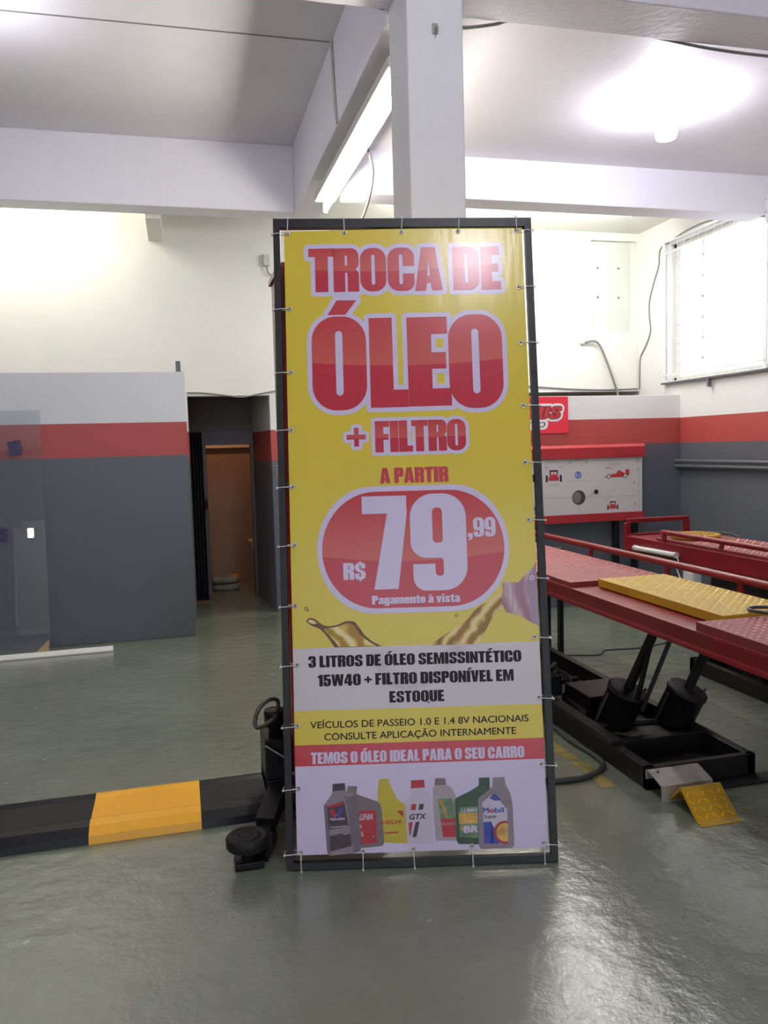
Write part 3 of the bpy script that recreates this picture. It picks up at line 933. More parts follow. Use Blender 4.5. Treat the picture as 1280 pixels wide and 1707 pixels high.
# ÓLEO
sh = []
for ch, (a, c), (v0, v1) in (('O', (0.1325, 0.3362), (1.6620, 2.0182)), ('L', (0.3480, 0.4895), (1.6680, 2.0090)), ('E', (0.4900, 0.6510), (1.6690, 2.0080)), ('O', (0.6443, 0.8465), (1.6570, 2.0140))):
    g, w = letters(ch)
    sh += place(g, w, a, c, v0, v1)
sh.append([[(0.1945, 2.0245), (0.2623, 2.0245), (0.3043, 2.0790), (0.2301, 2.0804)]])
lettering('big_headline_lettering', sh, two_tone('two_tone_big_headline_print', 1.826, 0.50, 0.13, span=0.17), Y2, ban, 0.0175, Y1)
# + FILTRO
sh = [[[(0.2545, 1.5510), (0.2545, 1.5690), (0.2820, 1.5690), (0.2820, 1.5945), (0.2995, 1.5945), (0.2995, 1.5690), (0.3253, 1.5690), (0.3253, 1.5510), (0.2995, 1.5510), (0.2995, 1.5240), (0.2820, 1.5240), (0.2820, 1.5510)]]]
g, w = letters('FILTRO', 0.012, {2: -0.05})
sh += place(g, w, 0.3600, 0.6980, 1.5000, 1.6175)
lettering('filter_lettering', sh, two_tone('two_tone_filter_print', 1.553, 0.52, 0.05, span=0.06), Y2, ban, 0.0130, Y1)
# A PARTIR
g, w = letters('A PARTIR', 0.03)
lettering('from_lettering', place(g, w, 0.3735, 0.6275, 1.3840, 1.4415), M['print_red'], Y2, ban)
# price badge
def pill(u0, u1, v0, v1, ru, rv):
    out = []
    for cx, cz, a0 in ((u1 - ru, v1 - rv, 90), (u1 - ru, v0 + rv, 0), (u0 + ru, v0 + rv, -90), (u0 + ru, v1 - rv, -180)):
        for k in range(17):
            a = math.radians(a0 - 90 * k / 16)
            out.append((cx + ru * math.cos(a), cz + rv * math.sin(a)))
    return out
MB().flat([pill(0.1350, 0.8427, 0.9062, 1.3738, 0.205, 0.2338)], Y3).build('price_badge_border', M['print_white'], ban)
MB().flat([pill(0.1535, 0.8245, 0.9250, 1.3540, 0.200, 0.2145)], Y4).build('price_badge', two_tone('two_tone_badge_print', 1.095, 0.49, 0.22, span=0.24, hi0=(0.50, 0.032, 0.045)), ban)
g, w = letters('7')
sh = place(g, w, 0.3034, 0.4680, 0.9935, 1.3370)
g, w = letters('9')
sh += place(g, w, 0.4795, 0.6862, 0.9840, 1.3410)
g, w = letters(',99', 0.03)
sh += place(g, w, 0.6920, 0.7950, 1.1765, 1.2485)
g, w = letters('R$', 0.03)
sh += place(g, w, 0.2290, 0.3115, 1.0320, 1.0935)
lettering('price_lettering', sh, M['print_white'], Y5, ban)
g, w = letters('Pagamento à vista', 0.035)
lettering('payment_lettering', place(g, w, 0.3317, 0.6540, 0.9400, 0.9715), M['print_white'], Y5, ban)
# condition lines
for txt, a, c, v0, v1, dv, nm, m_ in (
        ('3 LITROS DE ÓLEO SEMISSINTÉTICO', 0.0935, 0.8710, 0.7173, 0.7590, -0.0006, 'offer_lettering', M['print_black']),
        ('15W40 + FILTRO DISPONÍVEL EM', 0.1257, 0.8400, 0.6488, 0.6908, -0.0006, 'offer_lettering', M['print_black']),
        ('ESTOQUE', 0.3847, 0.5845, 0.5833, 0.6242, -0.0006, 'offer_lettering', M['print_black']),
        ('TEMOS O ÓLEO IDEAL PARA O SEU CARRO', 0.0955, 0.8680, 0.3728, 0.4136, 0.0003, 'slogan_lettering', M['print_white'])):
    g, w = letters(txt, 0.04)
    lettering(nm, place(g, w, a, c, v0, v1, dv), m_, Y2, ban)
typed('VEÍCULOS DE PASSEIO 1.0 E 1.4 8V NACIONAIS', 0.0958, 0.8875, 0.4992, 0.5230, Y2, 'notice_lettering', M['print_black'], ban, 0.002, 0.012)
typed('CONSULTE APLICAÇÃO INTERNAMENTE', 0.1455, 0.8405, 0.4560, 0.4800, Y2, 'notice_lettering', M['print_black'], ban, 0.002, 0.012)

# ------------------------------------------------------------------ printed oil pour and splash
def streaks(name, c0, c1, c2, rot, sc, dist=6.0):
    m = bpy.data.materials.new(name)
    m.use_nodes = True
    nt = m.node_tree
    b = nt.nodes['Principled BSDF']
    b.inputs['Roughness'].default_value = 0.38
    tc = nt.nodes.new('ShaderNodeTexCoord')
    mp = nt.nodes.new('ShaderNodeMapping')
    mp.inputs['Rotation'].default_value = (0, rot, 0)
    nt.links.new(tc.outputs['Object'], mp.inputs['Vector'])
    w = nt.nodes.new('ShaderNodeTexWave')
    w.bands_direction = 'X'
    w.inputs['Scale'].default_value = sc
    w.inputs['Distortion'].default_value = dist
    w.inputs['Detail'].default_value = 3
    w.inputs['Detail Scale'].default_value = 1.3
    nt.links.new(mp.outputs['Vector'], w.inputs['Vector'])
    cr = nt.nodes.new('ShaderNodeValToRGB')
    cr.color_ramp.elements[0].color = c0 + (1,)
    cr.color_ramp.elements[0].position = 0.1
    cr.color_ramp.elements[1].color = c2 + (1,)
    cr.color_ramp.elements[1].position = 0.92
    e = cr.color_ramp.elements.new(0.5)
    e.color = c1 + (1,)
    nt.links.new(w.outputs['Fac'], cr.inputs['Fac'])
    nt.links.new(cr.outputs['Color'], b.inputs['Base Color'])
    return m
M['oil_dark'] = mat('dark_oil_print', (0.135, 0.070, 0.030), 0.38, vary=0.3, vscale=40)
M['oil_gold'] = streaks('golden_oil_print', (0.40, 0.22, 0.03), (0.66, 0.47, 0.07), (0.84, 0.75, 0.40), 0.7, 5, 9)
M['oil_stream'] = streaks('pouring_oil_print', (0.30, 0.15, 0.03), (0.56, 0.37, 0.07), (0.78, 0.66, 0.30), -0.75, 7, 7)
M['neck_pink'] = streaks('pink_bottle_neck_print', (0.36, 0.18, 0.23), (0.48, 0.28, 0.32), (0.62, 0.46, 0.50), 0.25, 4, 3)
M['neck_shade'] = mat('mauve_bottle_print', (0.38, 0.27, 0.38), 0.38, vary=0.1)
spl = MB()
spl.flat([fillet([(0.0864, 0.8856)+(.006,), (0.1004, 0.8979)+(.006,), (0.1208, 0.8939)+(.006,), (0.1408, 0.8755)+(.01,), (0.1627, 0.8647)+(.01,), (0.2021, 0.8686)+(.01,), (0.2315, 0.8821)+(.01,), (0.2639, 0.8812)+(.012,), (0.2821, 0.8594)+(.01,), (0.2968, 0.8336)+(.01,), (0.3267, 0.8056)+(.01,), (0.3654, 0.7867), (0.1898, 0.7877), (0.1652, 0.8274)+(.01,), (0.1404, 0.8560)+(.01,), (0.1099, 0.8680)+(.01,)])], Y1).build('splash_edge', M['oil_dark'], ban)
gold = MB()
gold.flat([fillet([(0.1489, 0.8566)+(.01,), (0.2019, 0.8618)+(.01,), (0.2330, 0.8745)+(.01,), (0.2569, 0.8737)+(.012,), (0.2716, 0.8513)+(.01,), (0.2880, 0.8271)+(.01,), (0.3198, 0.8024)+(.01,), (0.3433, 0.7882), (0.2069, 0.7898), (0.1822, 0.8218)+(.01,)])], Y2)
gold.flat([fillet([(0.0924, 0.8846)+(.004,), (0.1037, 0.8919)+(.004,), (0.1189, 0.8880)+(.004,), (0.1306, 0.8758)+(.004,), (0.1135, 0.8746)+(.004,)])], Y2)
gold.build('oil_splash', M['oil_gold'], ban)
MB().flat([fillet([(0.3140, 0.7772), (0.3329, 0.7227)+(.03,), (0.3732, 0.6457)+(.03,), (0.4575, 0.6222)+(.03,), (0.5433, 0.6447)+(.03,), (0.6136, 0.7057)+(.03,), (0.6725, 0.7782), (0.6076, 0.7785), (0.5627, 0.7157)+(.03,), (0.5100, 0.6668)+(.02,), (0.4500, 0.6560)+(.02,), (0.3997, 0.6785)+(.02,), (0.3670, 0.7258)+(.02,), (0.3600, 0.7775)])], Y1 + 0.0002).build('pale_splash', mat('pale_splash_print', (0.575, 0.515, 0.57), 0.38, vary=0.08, vscale=12), ban)
for q, r in (((0.0892, 0.9314), 0.007), ((0.0967, 0.9244), 0.004), ((0.6389, 0.8904), 0.006)):
    MB().ring(q, r, r * 0.62, Y2, 14).build('oil_drop', M['oil_dark'], ban)
MB().flat([fillet([(0.8033, 0.9733), (0.7643, 0.9420)+(.02,), (0.7136, 0.9162)+(.02,), (0.6723, 0.8664)+(.02,), (0.6112, 0.8343)+(.02,), (0.5657, 0.8035)+(.02,), (0.5224, 0.7853), (0.7121, 0.7847), (0.7374, 0.8203)+(.02,), (0.7631, 0.8671)+(.02,), (0.7850, 0.8988)+(.01,), (0.8166, 0.9166)])], Y3).build('oil_stream', M['oil_stream'], ban)
neck = MB()
neck.flat([fillet([(0.8115, 1.0055), (0.8391, 1.0081)+(.006,), (0.8717, 1.0038)+(.006,), (0.8969, 1.0321)+(.01,), (0.9346, 1.0671)+(.01,), (0.9377, 1.0790), (0.9390, 0.8465), (0.9019, 0.8638)+(.01,), (0.8669, 0.8878)+(.01,), (0.8227, 0.8976)+(.008,), (0.8067, 0.9288)+(.006,), (0.8139, 0.9798)+(.006,)])], Y6)
nk = neck.build('bottle_neck', M['neck_pink'], ban)
MB().flat([fillet([(0.9071, 1.0284)+(.008,), (0.9362, 1.0636), (0.9390, 0.8465), (0.9089, 0.8661)+(.01,), (0.9087, 0.9428)+(.03,), (0.8967, 0.9859)+(.02,)])], Y6 - 0.0004).build('bottle_body', M['neck_shade'], nk)
r_ = MB()
r_.flat([[(0.8252, 1.0034), (0.8287, 1.0050), (0.8318, 0.9536), (0.8244, 0.8976), (0.8210, 0.8977), (0.8283, 0.9537)]], Y6 - 0.0004)
r_.flat([[(0.8458, 1.0028), (0.8493, 1.0044), (0.8524, 0.9530), (0.8450, 0.8970), (0.8415, 0.8971), (0.8489, 0.9531)]], Y6 - 0.0004)
r_.flat([[(0.8664, 1.0022), (0.8699, 1.0038), (0.8730, 0.9524), (0.8655, 0.8964), (0.8621, 0.8965), (0.8696, 0.9525)]], Y6 - 0.0004)
r_.build('neck_ring', M['neck_shade'], nk)

# ------------------------------------------------------------------ printed row of oil bottles
def pm(name, c, vary=0.06):
    return mat(name, c, 0.38, vary=vary, vscale=25)
P_GREY = pm('grey_bottle_print', (0.255, 0.215, 0.245), 0.12)
P_GREY2 = pm('warm_grey_bottle_print', (0.185, 0.145, 0.150), 0.12)
P_SHADE = pm('dark_grey_bottle_print', (0.150, 0.125, 0.150), 0.1)
P_LIGHT = pm('light_grey_bottle_print', (0.40, 0.345, 0.39), 0.08)
P_CAPB = pm('black_cap_print', (0.030, 0.022, 0.032))
P_LAB = pm('black_label_print', (0.050, 0.025, 0.038), 0.4)
P_RED = pm('red_label_print', (0.42, 0.030, 0.042), 0.12)
P_YEL = pm('yellow_bottle_print', (0.56, 0.44, 0.045), 0.05)
P_WHT = pm('white_bottle_print', (0.58, 0.53, 0.64), 0.04)
P_GRN = pm('green_bottle_print', (0.022, 0.062, 0.034), 0.25)
P_GRNL = pm('light_green_label_print', (0.16, 0.26, 0.14), 0.5)
P_ORG = pm('orange_label_print', (0.58, 0.28, 0.045), 0.1)
P_BLU = pm('blue_label_print', (0.055, 0.075, 0.40), 0.3)
P_GOLD = pm('gold_label_print', (0.62, 0.38, 0.10), 0.35)
def PB(loops, name, m_, parent, y):
    o = None
    for l in loops:
        o = MB().flat([l], y).build(name, m_, parent)
    return o
YB0, YB1, YB2, YB3 = YS - 0.0005, YS - 0.0010, YS - 0.0015, YS - 0.0020
def fl(*p):
    return fillet(list(p))
# red-label grey bottle (behind the first)
bo = PB([fl((0.2596, 0.2897)+(.002,), (0.2563, 0.2631), (0.2683, 0.2571)+(.004,), (0.3379, 0.2308)+(.01,), (0.3444, 0.2134)+(.01,), (0.3495, 0.1353), (0.3512, 0.0855)+(.008,), (0.3430, 0.0764)+(.006,), (0.2632, 0.0712), (0.2364, 0.1389), (0.2205, 0.2643), (0.2244, 0.2917)+(.002,))], 'printed_bottle', P_GREY2, ban, YB0)
bo['label'] = 'printed grey oil bottle with a red label'
PB([fl((0.2643, 0.2035), (0.3259, 0.2031), (0.3242, 0.0879)+(.002,), (0.2668, 0.0857))], 'bottle_label', P_RED, bo, YB1)
typed('LENIA', (0.2648, 0.1754)[0], (0.3114, 0.1754)[0], (0.2659, 0.1707)[1], (0.2665, 0.1909)[1], YB1 - 0.0003, 'label_lettering', M['print_white'], bo, 0, 0.02, 0.25)
PB([[(0.2680, 0.1301), (0.2759, 0.1283), (0.2787, 0.1111), (0.2701, 0.1129)], [(0.2655, 0.1535), (0.2725, 0.1533), (0.2715, 0.1409), (0.2651, 0.1411)], [(0.3090, 0.1148), (0.3170, 0.1130), (0.3151, 0.1053)]], 'label_mark', P_LIGHT, bo, YB1 - 0.0003)
# black-cap grey bottle
bo = PB([fl((0.1696, 0.2753), (0.2145, 0.2786), (0.2239, 0.2704)+(.004,), (0.2557, 0.2632)+(.006,), (0.2594, 0.2255), (0.2603, 0.1381), (0.2662, 0.0618)+(.006,), (0.2533, 0.0561), (0.1513, 0.0485)+(.006,), (0.1452, 0.0611)+(.006,), (0.1400, 0.1732), (0.1371, 0.2263)+(.006,), (0.1529, 0.2461)+(.01,), (0.1678, 0.2660)+(.004,))], 'printed_bottle', P_GREY, ban, YB1)
bo['label'] = 'printed grey oil bottle with a black cap'
PB([fl((0.1709, 0.3003)+(.002,), (0.2151, 0.3027)+(.002,), (0.2170, 0.2775), (0.1696, 0.2747))], 'bottle_cap', P_CAPB, bo, YB2)
PB([fl((0.2102, 0.2621), (0.2233, 0.2501), (0.2556, 0.2616), (0.2605, 0.1818), (0.2656, 0.0634), (0.2406, 0.0574), (0.2273, 0.1579), (0.2210, 0.2205))], 'bottle_side', P_SHADE, bo, YB2)
PB([fl((0.1371, 0.2263), (0.1493, 0.2290), (0.1552, 0.1446), (0.1577, 0.0499), (0.1465, 0.0611))], 'bottle_side', P_SHADE, bo, YB2)
PB([fl((0.1492, 0.2228), (0.2087, 0.2390), (0.2131, 0.2270), (0.2245, 0.1486), (0.1551, 0.1400)), fl((0.1562, 0.1182), (0.1785, 0.1206), (0.1946, 0.1263), (0.2104, 0.1195)+(.004,), (0.2312, 0.1235), (0.2348, 0.0815), (0.1580, 0.0638))], 'bottle_label', P_LAB, bo, YB2 - 0.0003)
PB([[(0.1508, 0.2243), (0.2080, 0.2381), (0.2100, 0.2277), (0.1811, 0.2218), (0.1516, 0.2164)]], 'label_mark', P_RED, bo, YB3 - 0.0002)
PB([[(0.1543, 0.2095), (0.1696, 0.2103), (0.1841, 0.1920), (0.1801, 0.1850), (0.1712, 0.1852)]], 'label_mark', P_RED, bo, YB3 - 0.0002)
PB([[(0.1828, 0.1905), (0.1920, 0.2120), (0.2070, 0.2134), (0.1913, 0.1852), (0.1818, 0.1855)]], 'label_mark', P_BLU, bo, YB3 - 0.0002)
typed('Valvoline', (0.1569, 0.1726)[0], (0.2110, 0.1709)[0], (0.1830, 0.1718)[1], (0.1833, 0.1817)[1], YB3 - 0.0002, 'label_lettering', M['print_white'], bo, 0.002, 0.03, 0.2)
typed('Competition', (0.1585, 0.1476)[0], (0.2206, 0.1456)[0], (0.1887, 0.1457)[1], (0.1889, 0.1523)[1], YB3 - 0.0002, 'label_lettering', M['print_white'], bo, 0.003, 0.02, 0.2)
# yellow bottle
bo = PB([fl((0.3377, 0.3123)+(.003,), (0.3730, 0.3127)+(.003,), (0.3766, 0.2954), (0.3901, 0.2651)+(.01,), (0.4068, 0.2333)+(.01,), (0.4304, 0.2225)+(.006,), (0.4318, 0.1638), (0.4340, 0.0822)+(.004,), (0.3513, 0.0886), (0.3495, 0.1353), (0.3444, 0.2134), (0.3322, 0.2310), (0.3322, 0.2764)+(.01,), (0.3364, 0.2904))], 'printed_bottle', P_YEL, ban, YB0 + 0.0002)
bo['label'] = 'printed yellow oil bottle'
PB([[(0.3977, 0.1986), (0.4217, 0.1984), (0.4226, 0.1766)], [(0.3524, 0.1243), (0.4034, 0.1248), (0.4033, 0.1205), (0.3522, 0.1196)]], 'label_mark', P_RED, bo, YB1)
typed('HELIX', (0.3459, 0.1541)[0], (0.4171, 0.1543)[0], (0.3804, 0.1530)[1], (0.3807, 0.1654)[1], YB1, 'label_lettering', P_RED, bo, 0.001, 0.03)
MB().ring((0.3573, 0.1833), 0.0045, 0.0030, YB1, 18).build('label_mark', P_ORG, bo)
# white bottle with the red cap
bo = PB([fl((0.4539, 0.2782), (0.5010, 0.2773), (0.5039, 0.2672)+(.006,), (0.5234, 0.2452)+(.012,), (0.5263, 0.2170), (0.5249, 0.0792)+(.006,), (0.4356, 0.0821)+(.006,), (0.4318, 0.1638), (0.4327, 0.2340)+(.01,), (0.4488, 0.2476)+(.008,), (0.4527, 0.2688))], 'printed_bottle', P_WHT, ban, YB0 - 0.0002)
bo['label'] = 'printed white oil bottle with a red cap'
PB([fl((0.4538, 0.3039)+(.002,), (0.5010, 0.3055)+(.002,), (0.5033, 0.2779), (0.4529, 0.2757))], 'bottle_cap', P_RED, bo, YB1)
PB([[(0.4527, 0.2199), (0.4704, 0.2203), (0.4675, 0.1995), (0.4495, 0.1988)], [(0.4405, 0.1566), (0.4556, 0.1574), (0.4461, 0.1104), (0.4422, 0.1099)]], 'label_mark', P_RED, bo, YB1)
PB([[(0.4816, 0.2200), (0.4976, 0.2204), (0.4943, 0.1999), (0.4777, 0.1991)], [(0.4661, 0.1571), (0.4802, 0.1579), (0.4676, 0.1050), (0.4523, 0.1046)]], 'label_mark', P_CAPB, bo, YB1)
typed('GTX', (0.4431, 0.1681)[0], (0.5006, 0.1678)[0], (0.4702, 0.1663)[1], (0.4708, 0.1844)[1], YB1, 'label_lettering', P_CAPB, bo, 0.001, 0.05, 0.2)
# silver bottle with green and red label
bo = PB([fl((0.5407, 0.2854), (0.5798, 0.2848)+(.004,), (0.5981, 0.2758)+(.01,), (0.6162, 0.2423)+(.01,), (0.6200, 0.1702), (0.6202, 0.0861)+(.004,), (0.5366, 0.0888)+(.006,), (0.5321, 0.1730), (0.5314, 0.2748)+(.006,))], 'printed_bottle', P_LIGHT, ban, YB0 + 0.0002)
bo['label'] = 'printed silver oil bottle with a green and red label'
PB([fl((0.5415, 0.3090)+(.002,), (0.5774, 0.3082)+(.002,), (0.5805, 0.2848), (0.5381, 0.2840))], 'bottle_cap', P_GREY2, bo, YB1)
PB([fl((0.5480, 0.2357), (0.5983, 0.2366), (0.6082, 0.2175), (0.6083, 0.1644), (0.5559, 0.1654))], 'bottle_label', P_GRNL, bo, YB1)
PB([fl((0.5559, 0.1667), (0.6090, 0.1662), (0.6092, 0.1004), (0.5632, 0.1004))], 'bottle_label', P_RED, bo, YB1)
PB([[(0.5502, 0.2334), (0.5613, 0.2309)] + [(0.5746, 0.1998), (0.5831, 0.1667), (0.5757, 0.1660), (0.5666, 0.2000)]], 'label_mark', P_ORG, bo, YB1 - 0.0003)
typed('ELAIO', (0.5616, 0.1456)[0], (0.6057, 0.1457)[0], (0.5871, 0.1432)[1], (0.5874, 0.1519)[1], YB1 - 0.0003, 'label_lettering', P_LIGHT, bo, 0, 0.03)
# green bottle
bo = PB([fl((0.6994, 0.2820), (0.7370, 0.2808), (0.7388, 0.2603), (0.7282, 0.0701), (0.6166, 0.0744)+(.008,), (0.6101, 0.0895)+(.006,), (0.6100, 0.2315)+(.006,), (0.6160, 0.2376)+(.006,), (0.6682, 0.2610)+(.014,), (0.6944, 0.2759)+(.004,))], 'printed_bottle', P_GRN, ban, YB0 - 0.0002)
bo['label'] = 'printed green oil bottle'
PB([fl((0.6987, 0.3056)+(.002,), (0.7379, 0.3059)+(.002,), (0.7383, 0.2808), (0.6984, 0.2804))], 'bottle_cap', P_GRN, bo, YB1)
PB([fl((0.6251, 0.2044), (0.6911, 0.2039), (0.6895, 0.0938), (0.6239, 0.1000))], 'bottle_label', P_GRNL, bo, YB1)
PB([fl((0.6221, 0.1842), (0.6903, 0.1830), (0.6895, 0.1461), (0.6217, 0.1452))], 'bottle_label', P_GOLD, bo, YB1 - 0.0002)
typed('LUBRA', (0.6318, 0.1870)[0], (0.6898, 0.1867)[0], (0.6526, 0.1864)[1], (0.6530, 0.1979)[1], YB1 - 0.0004, 'label_lettering', M['print_white'], bo, 0, 0.03, 0.2)
typed('SL', (0.6453, 0.1600)[0], (0.6804, 0.1589)[0], (0.6516, 0.1598)[1], (0.6522, 0.1754)[1], YB1 - 0.0004, 'label_lettering', P_ORG, bo, 0, 0.02)
typed('BR', (0.6388, 0.1150)[0], (0.6890, 0.1134)[0], (0.6500, 0.1147)[1], (0.6508, 0.1365)[1], YB1 - 0.0004, 'label_lettering', M['print_white'], bo, 0, 0.06, 0.1)
PB([[(0.6256, 0.1295), (0.6381, 0.1384), (0.6400, 0.1212), (0.6327, 0.1215)]], 'label_mark', P_ORG, bo, YB1 - 0.0004)
# silver bottle at the right end
bo = PB([fl((0.7492, 0.2804), (0.7941, 0.2806), (0.8001, 0.2694)+(.006,), (0.8120, 0.2455)+(.012,), (0.8176, 0.2077)+(.012,), (0.8180, 0.1389), (0.8180, 0.0610)+(.006,), (0.8091, 0.0551)+(.004,), (0.6957, 0.0550)+(.006,), (0.6913, 0.0651)+(.006,), (0.6925, 0.1554), (0.6935, 0.2336)+(.008,), (0.7192, 0.2515)+(.014,), (0.7456, 0.2711)+(.006,))], 'printed_bottle', P_GREY, ban, YB1)
bo['label'] = 'printed silver oil bottle with a blue and white label'
PB([fl((0.7495, 0.3055)+(.002,), (0.7926, 0.3057)+(.002,), (0.7948, 0.2799), (0.7478, 0.2795))], 'bottle_cap', P_GREY, bo, YB2)
PB([fl((0.7082, 0.2174)+(.004,), (0.7513, 0.2521)+(.02,), (0.7787, 0.2152)+(.02,), (0.7969, 0.1896), (0.7962, 0.0742)+(.003,), (0.7108, 0.0732)+(.003,))], 'bottle_label', P_WHT, bo, YB2)
PB([fl((0.7345, 0.2338), (0.7551, 0.2504)+(.01,), (0.7775, 0.2240), (0.7534, 0.2229))], 'label_mark', P_BLU, bo, YB2 - 0.0003)
PB([fl((0.7095, 0.1486), (0.7393, 0.1502), (0.7460, 0.0758)+(.003,), (0.7108, 0.0732))], 'label_mark', P_BLU, bo, YB2 - 0.0003)
PB([fl((0.7406, 0.1414), (0.7733, 0.0780), (0.7571, 0.0717), (0.7284, 0.0733))], 'label_mark', P_BLU, bo, YB2 - 0.0003)
PB([[(0.7964, 0.1109), (0.7963, 0.1046), (0.7962, 0.0984), (0.7962, 0.0925), (0.7961, 0.0871), (0.7961, 0.0823), (0.7961, 0.0782), (0.7960, 0.0748), (0.7960, 0.0724), (0.7923, 0.0711), (0.7858, 0.0708), (0.7793, 0.0715), (0.7730, 0.0732), (0.7671, 0.0758), (0.7617, 0.0793), (0.7569, 0.0835), (0.7529, 0.0885), (0.7497, 0.0940), (0.7474, 0.1000), (0.7461, 0.1062), (0.7459, 0.1125), (0.7466, 0.1188), (0.7484, 0.1250), (0.7511, 0.1308), (0.7547, 0.1361), (0.7591, 0.1408), (0.7643, 0.1447), (0.7700, 0.1479), (0.7761, 0.1501), (0.7825, 0.1514), (0.7890, 0.1517), (0.7955, 0.1510), (0.7967, 0.1495), (0.7967, 0.1470), (0.7967, 0.1437), (0.7966, 0.1396), (0.7966, 0.1347), (0.7965, 0.1293), (0.7965, 0.1234), (0.7964, 0.1172)]], 'label_mark', P_RED, bo, YB2 - 0.0005)
PB([[(0.7970, 0.1109), (0.7969, 0.1057), (0.7969, 0.1007), (0.7969, 0.0959), (0.7968, 0.0915), (0.7968, 0.0875), (0.7967, 0.0842), (0.7967, 0.0815), (0.7967, 0.0795), (0.7927, 0.0784), (0.7874, 0.0782), (0.7821, 0.0788), (0.7770, 0.0801), (0.7721, 0.0823), (0.7677, 0.0851), (0.7638, 0.0886), (0.7605, 0.0927), (0.7579, 0.0971), (0.7561, 0.1020), (0.7550, 0.1071), (0.7548, 0.1122), (0.7554, 0.1174), (0.7569, 0.1224), (0.7591, 0.1271), (0.7620, 0.1314), (0.7656, 0.1353), (0.7698, 0.1385), (0.7745, 0.1411), (0.7795, 0.1429), (0.7847, 0.1439), (0.7900, 0.1442), (0.7953, 0.1436), (0.7973, 0.1423), (0.7973, 0.1403), (0.7972, 0.1376), (0.7972, 0.1342), (0.7972, 0.1303), (0.7971, 0.1259), (0.7971, 0.1211), (0.7970, 0.1160)]], 'label_mark', P_GOLD, bo, YB2 - 0.0008)
a0, a1 = (0.7108, 0.1829), (0.7845, 0.1837)
typed('M', (0.7108, 0.1829)[0], (0.7300, 0.1823)[0], (0.7197, 0.1820)[1], (0.7204, 0.1998)[1], YB2 - 0.0005, 'label_lettering', P_BLU, bo, 0, 0.045)
typed('o', (0.7332, 0.1822)[0], (0.7492, 0.1817)[0], (0.7421, 0.1819)[1], (0.7428, 0.1988)[1], YB2 - 0.0005, 'label_lettering', P_RED, bo, 0, 0.045)
typed('bil', (0.7524, 0.1822)[0], (0.7845, 0.1821)[0], (0.7646, 0.1818)[1], (0.7652, 0.1981)[1], YB2 - 0.0005, 'label_lettering', P_BLU, bo, 0, 0.045)
typed('Super', (0.7126, 0.1635)[0], (0.7600, 0.1626)[0], (0.7350, 0.1628)[1], (0.7354, 0.1743)[1], YB2 - 0.0005, 'label_lettering', P_CAPB, bo, 0, 0.02)

# ------------------------------------------------------------------ eyelets and cable ties
EY = [(0.0526, 2.0512), (0.0520, 1.8096), (0.0496, 1.5932), (0.0495, 1.3811), (0.0515, 1.1644), (0.0489, 0.9435), (0.0508, 0.7290), (0.0483, 0.5105), (0.0478, 0.2899), (0.0514, 0.0631), (0.2741, 0.0601), (0.4545, 0.0626), (0.6653, 0.0662), (0.9238, 0.0683), (0.9272, 0.3468), (0.9287, 0.5860), (0.9227, 0.8043), (0.9208, 1.0204), (0.9188, 1.2343), (0.9166, 1.4480), (0.9165, 1.6616), (0.9174, 1.9002), (0.9171, 2.1137), (0.9170, 2.3316), (0.6969, 2.3349), (0.4816, 2.3380), (0.2667, 2.3411), (0.0520, 2.3419)]
for (u, v) in EY:
    e = MB()
    pr = [(0.0042, 0.0), (0.0085, -0.0005), (0.0095, -0.002), (0.0085, -0.0032), (0.0050, -0.0030), (0.0042, 0.0)]
    n = 20
    vs = [(u + r * math.cos(2 * PI * j / n), YS + h, v + r * math.sin(2 * PI * j / n)) for r, h in pr for j in range(n)]
    e.add(vs, [(i * n + j, i * n + (j + 1) % n, (i + 1) * n + (j + 1) % n, (i + 1) * n + j) for i in range(len(pr) - 1) for j in range(n)], True)
    eye = e.build('eyelet', M['zinc'], ban)
    MB().disc((u, v), 0.0048, YS - 0.0012, 14).build('eyelet_hole', M['lampblack'], eye)
    dirs = []
    if v > 2.25:
        dirs.append((0, 1))
    if v < 0.12 :
        dirs.append((0, -1))
    if u < 0.10:
        dirs.append((-1, 0))
    if u > 0.87:
        dirs.append((1, 0))
    for dx, dz in dirs:
        if dx:
            end = (-0.006 if dx < 0 else FW_ + 0.006, v - 0.004)
        else:
            end = (u + random.uniform(-0.002, 0.004), FH + 0.008 - 0.019 * u if dz > 0 else -0.002)
            if dz < 0:
                end = (end[0], 0.001)
        t_ = MB()
        t_.tube([(u, YS + 0.0, v), (u + (end[0] - u) * 0.25, -0.002, v + (end[1] - v) * 0.25), (u + (end[0] - u) * 0.6, -0.0035, v + (end[1] - v) * 0.6), (end[0], -0.003, end[1])], 0.0017, 6, True, 4)
        t_.tube([(end[0], -0.003, end[1]), (end[0], 0.031, end[1] + 0.004 * abs(dx)), (u + (end[0] - u) * 0.5, 0.033, v + (end[1] - v) * 0.5 + 0.006 * abs(dx)), (u, YS + 0.003, v)], 0.0017, 6, True, 3)
        t_.box(end[0] - 0.003, end[0] + 0.003, -0.007, -0.001, end[1] - 0.003, end[1] + 0.003)
        t_.build('cable_tie', M['tie'], ban)

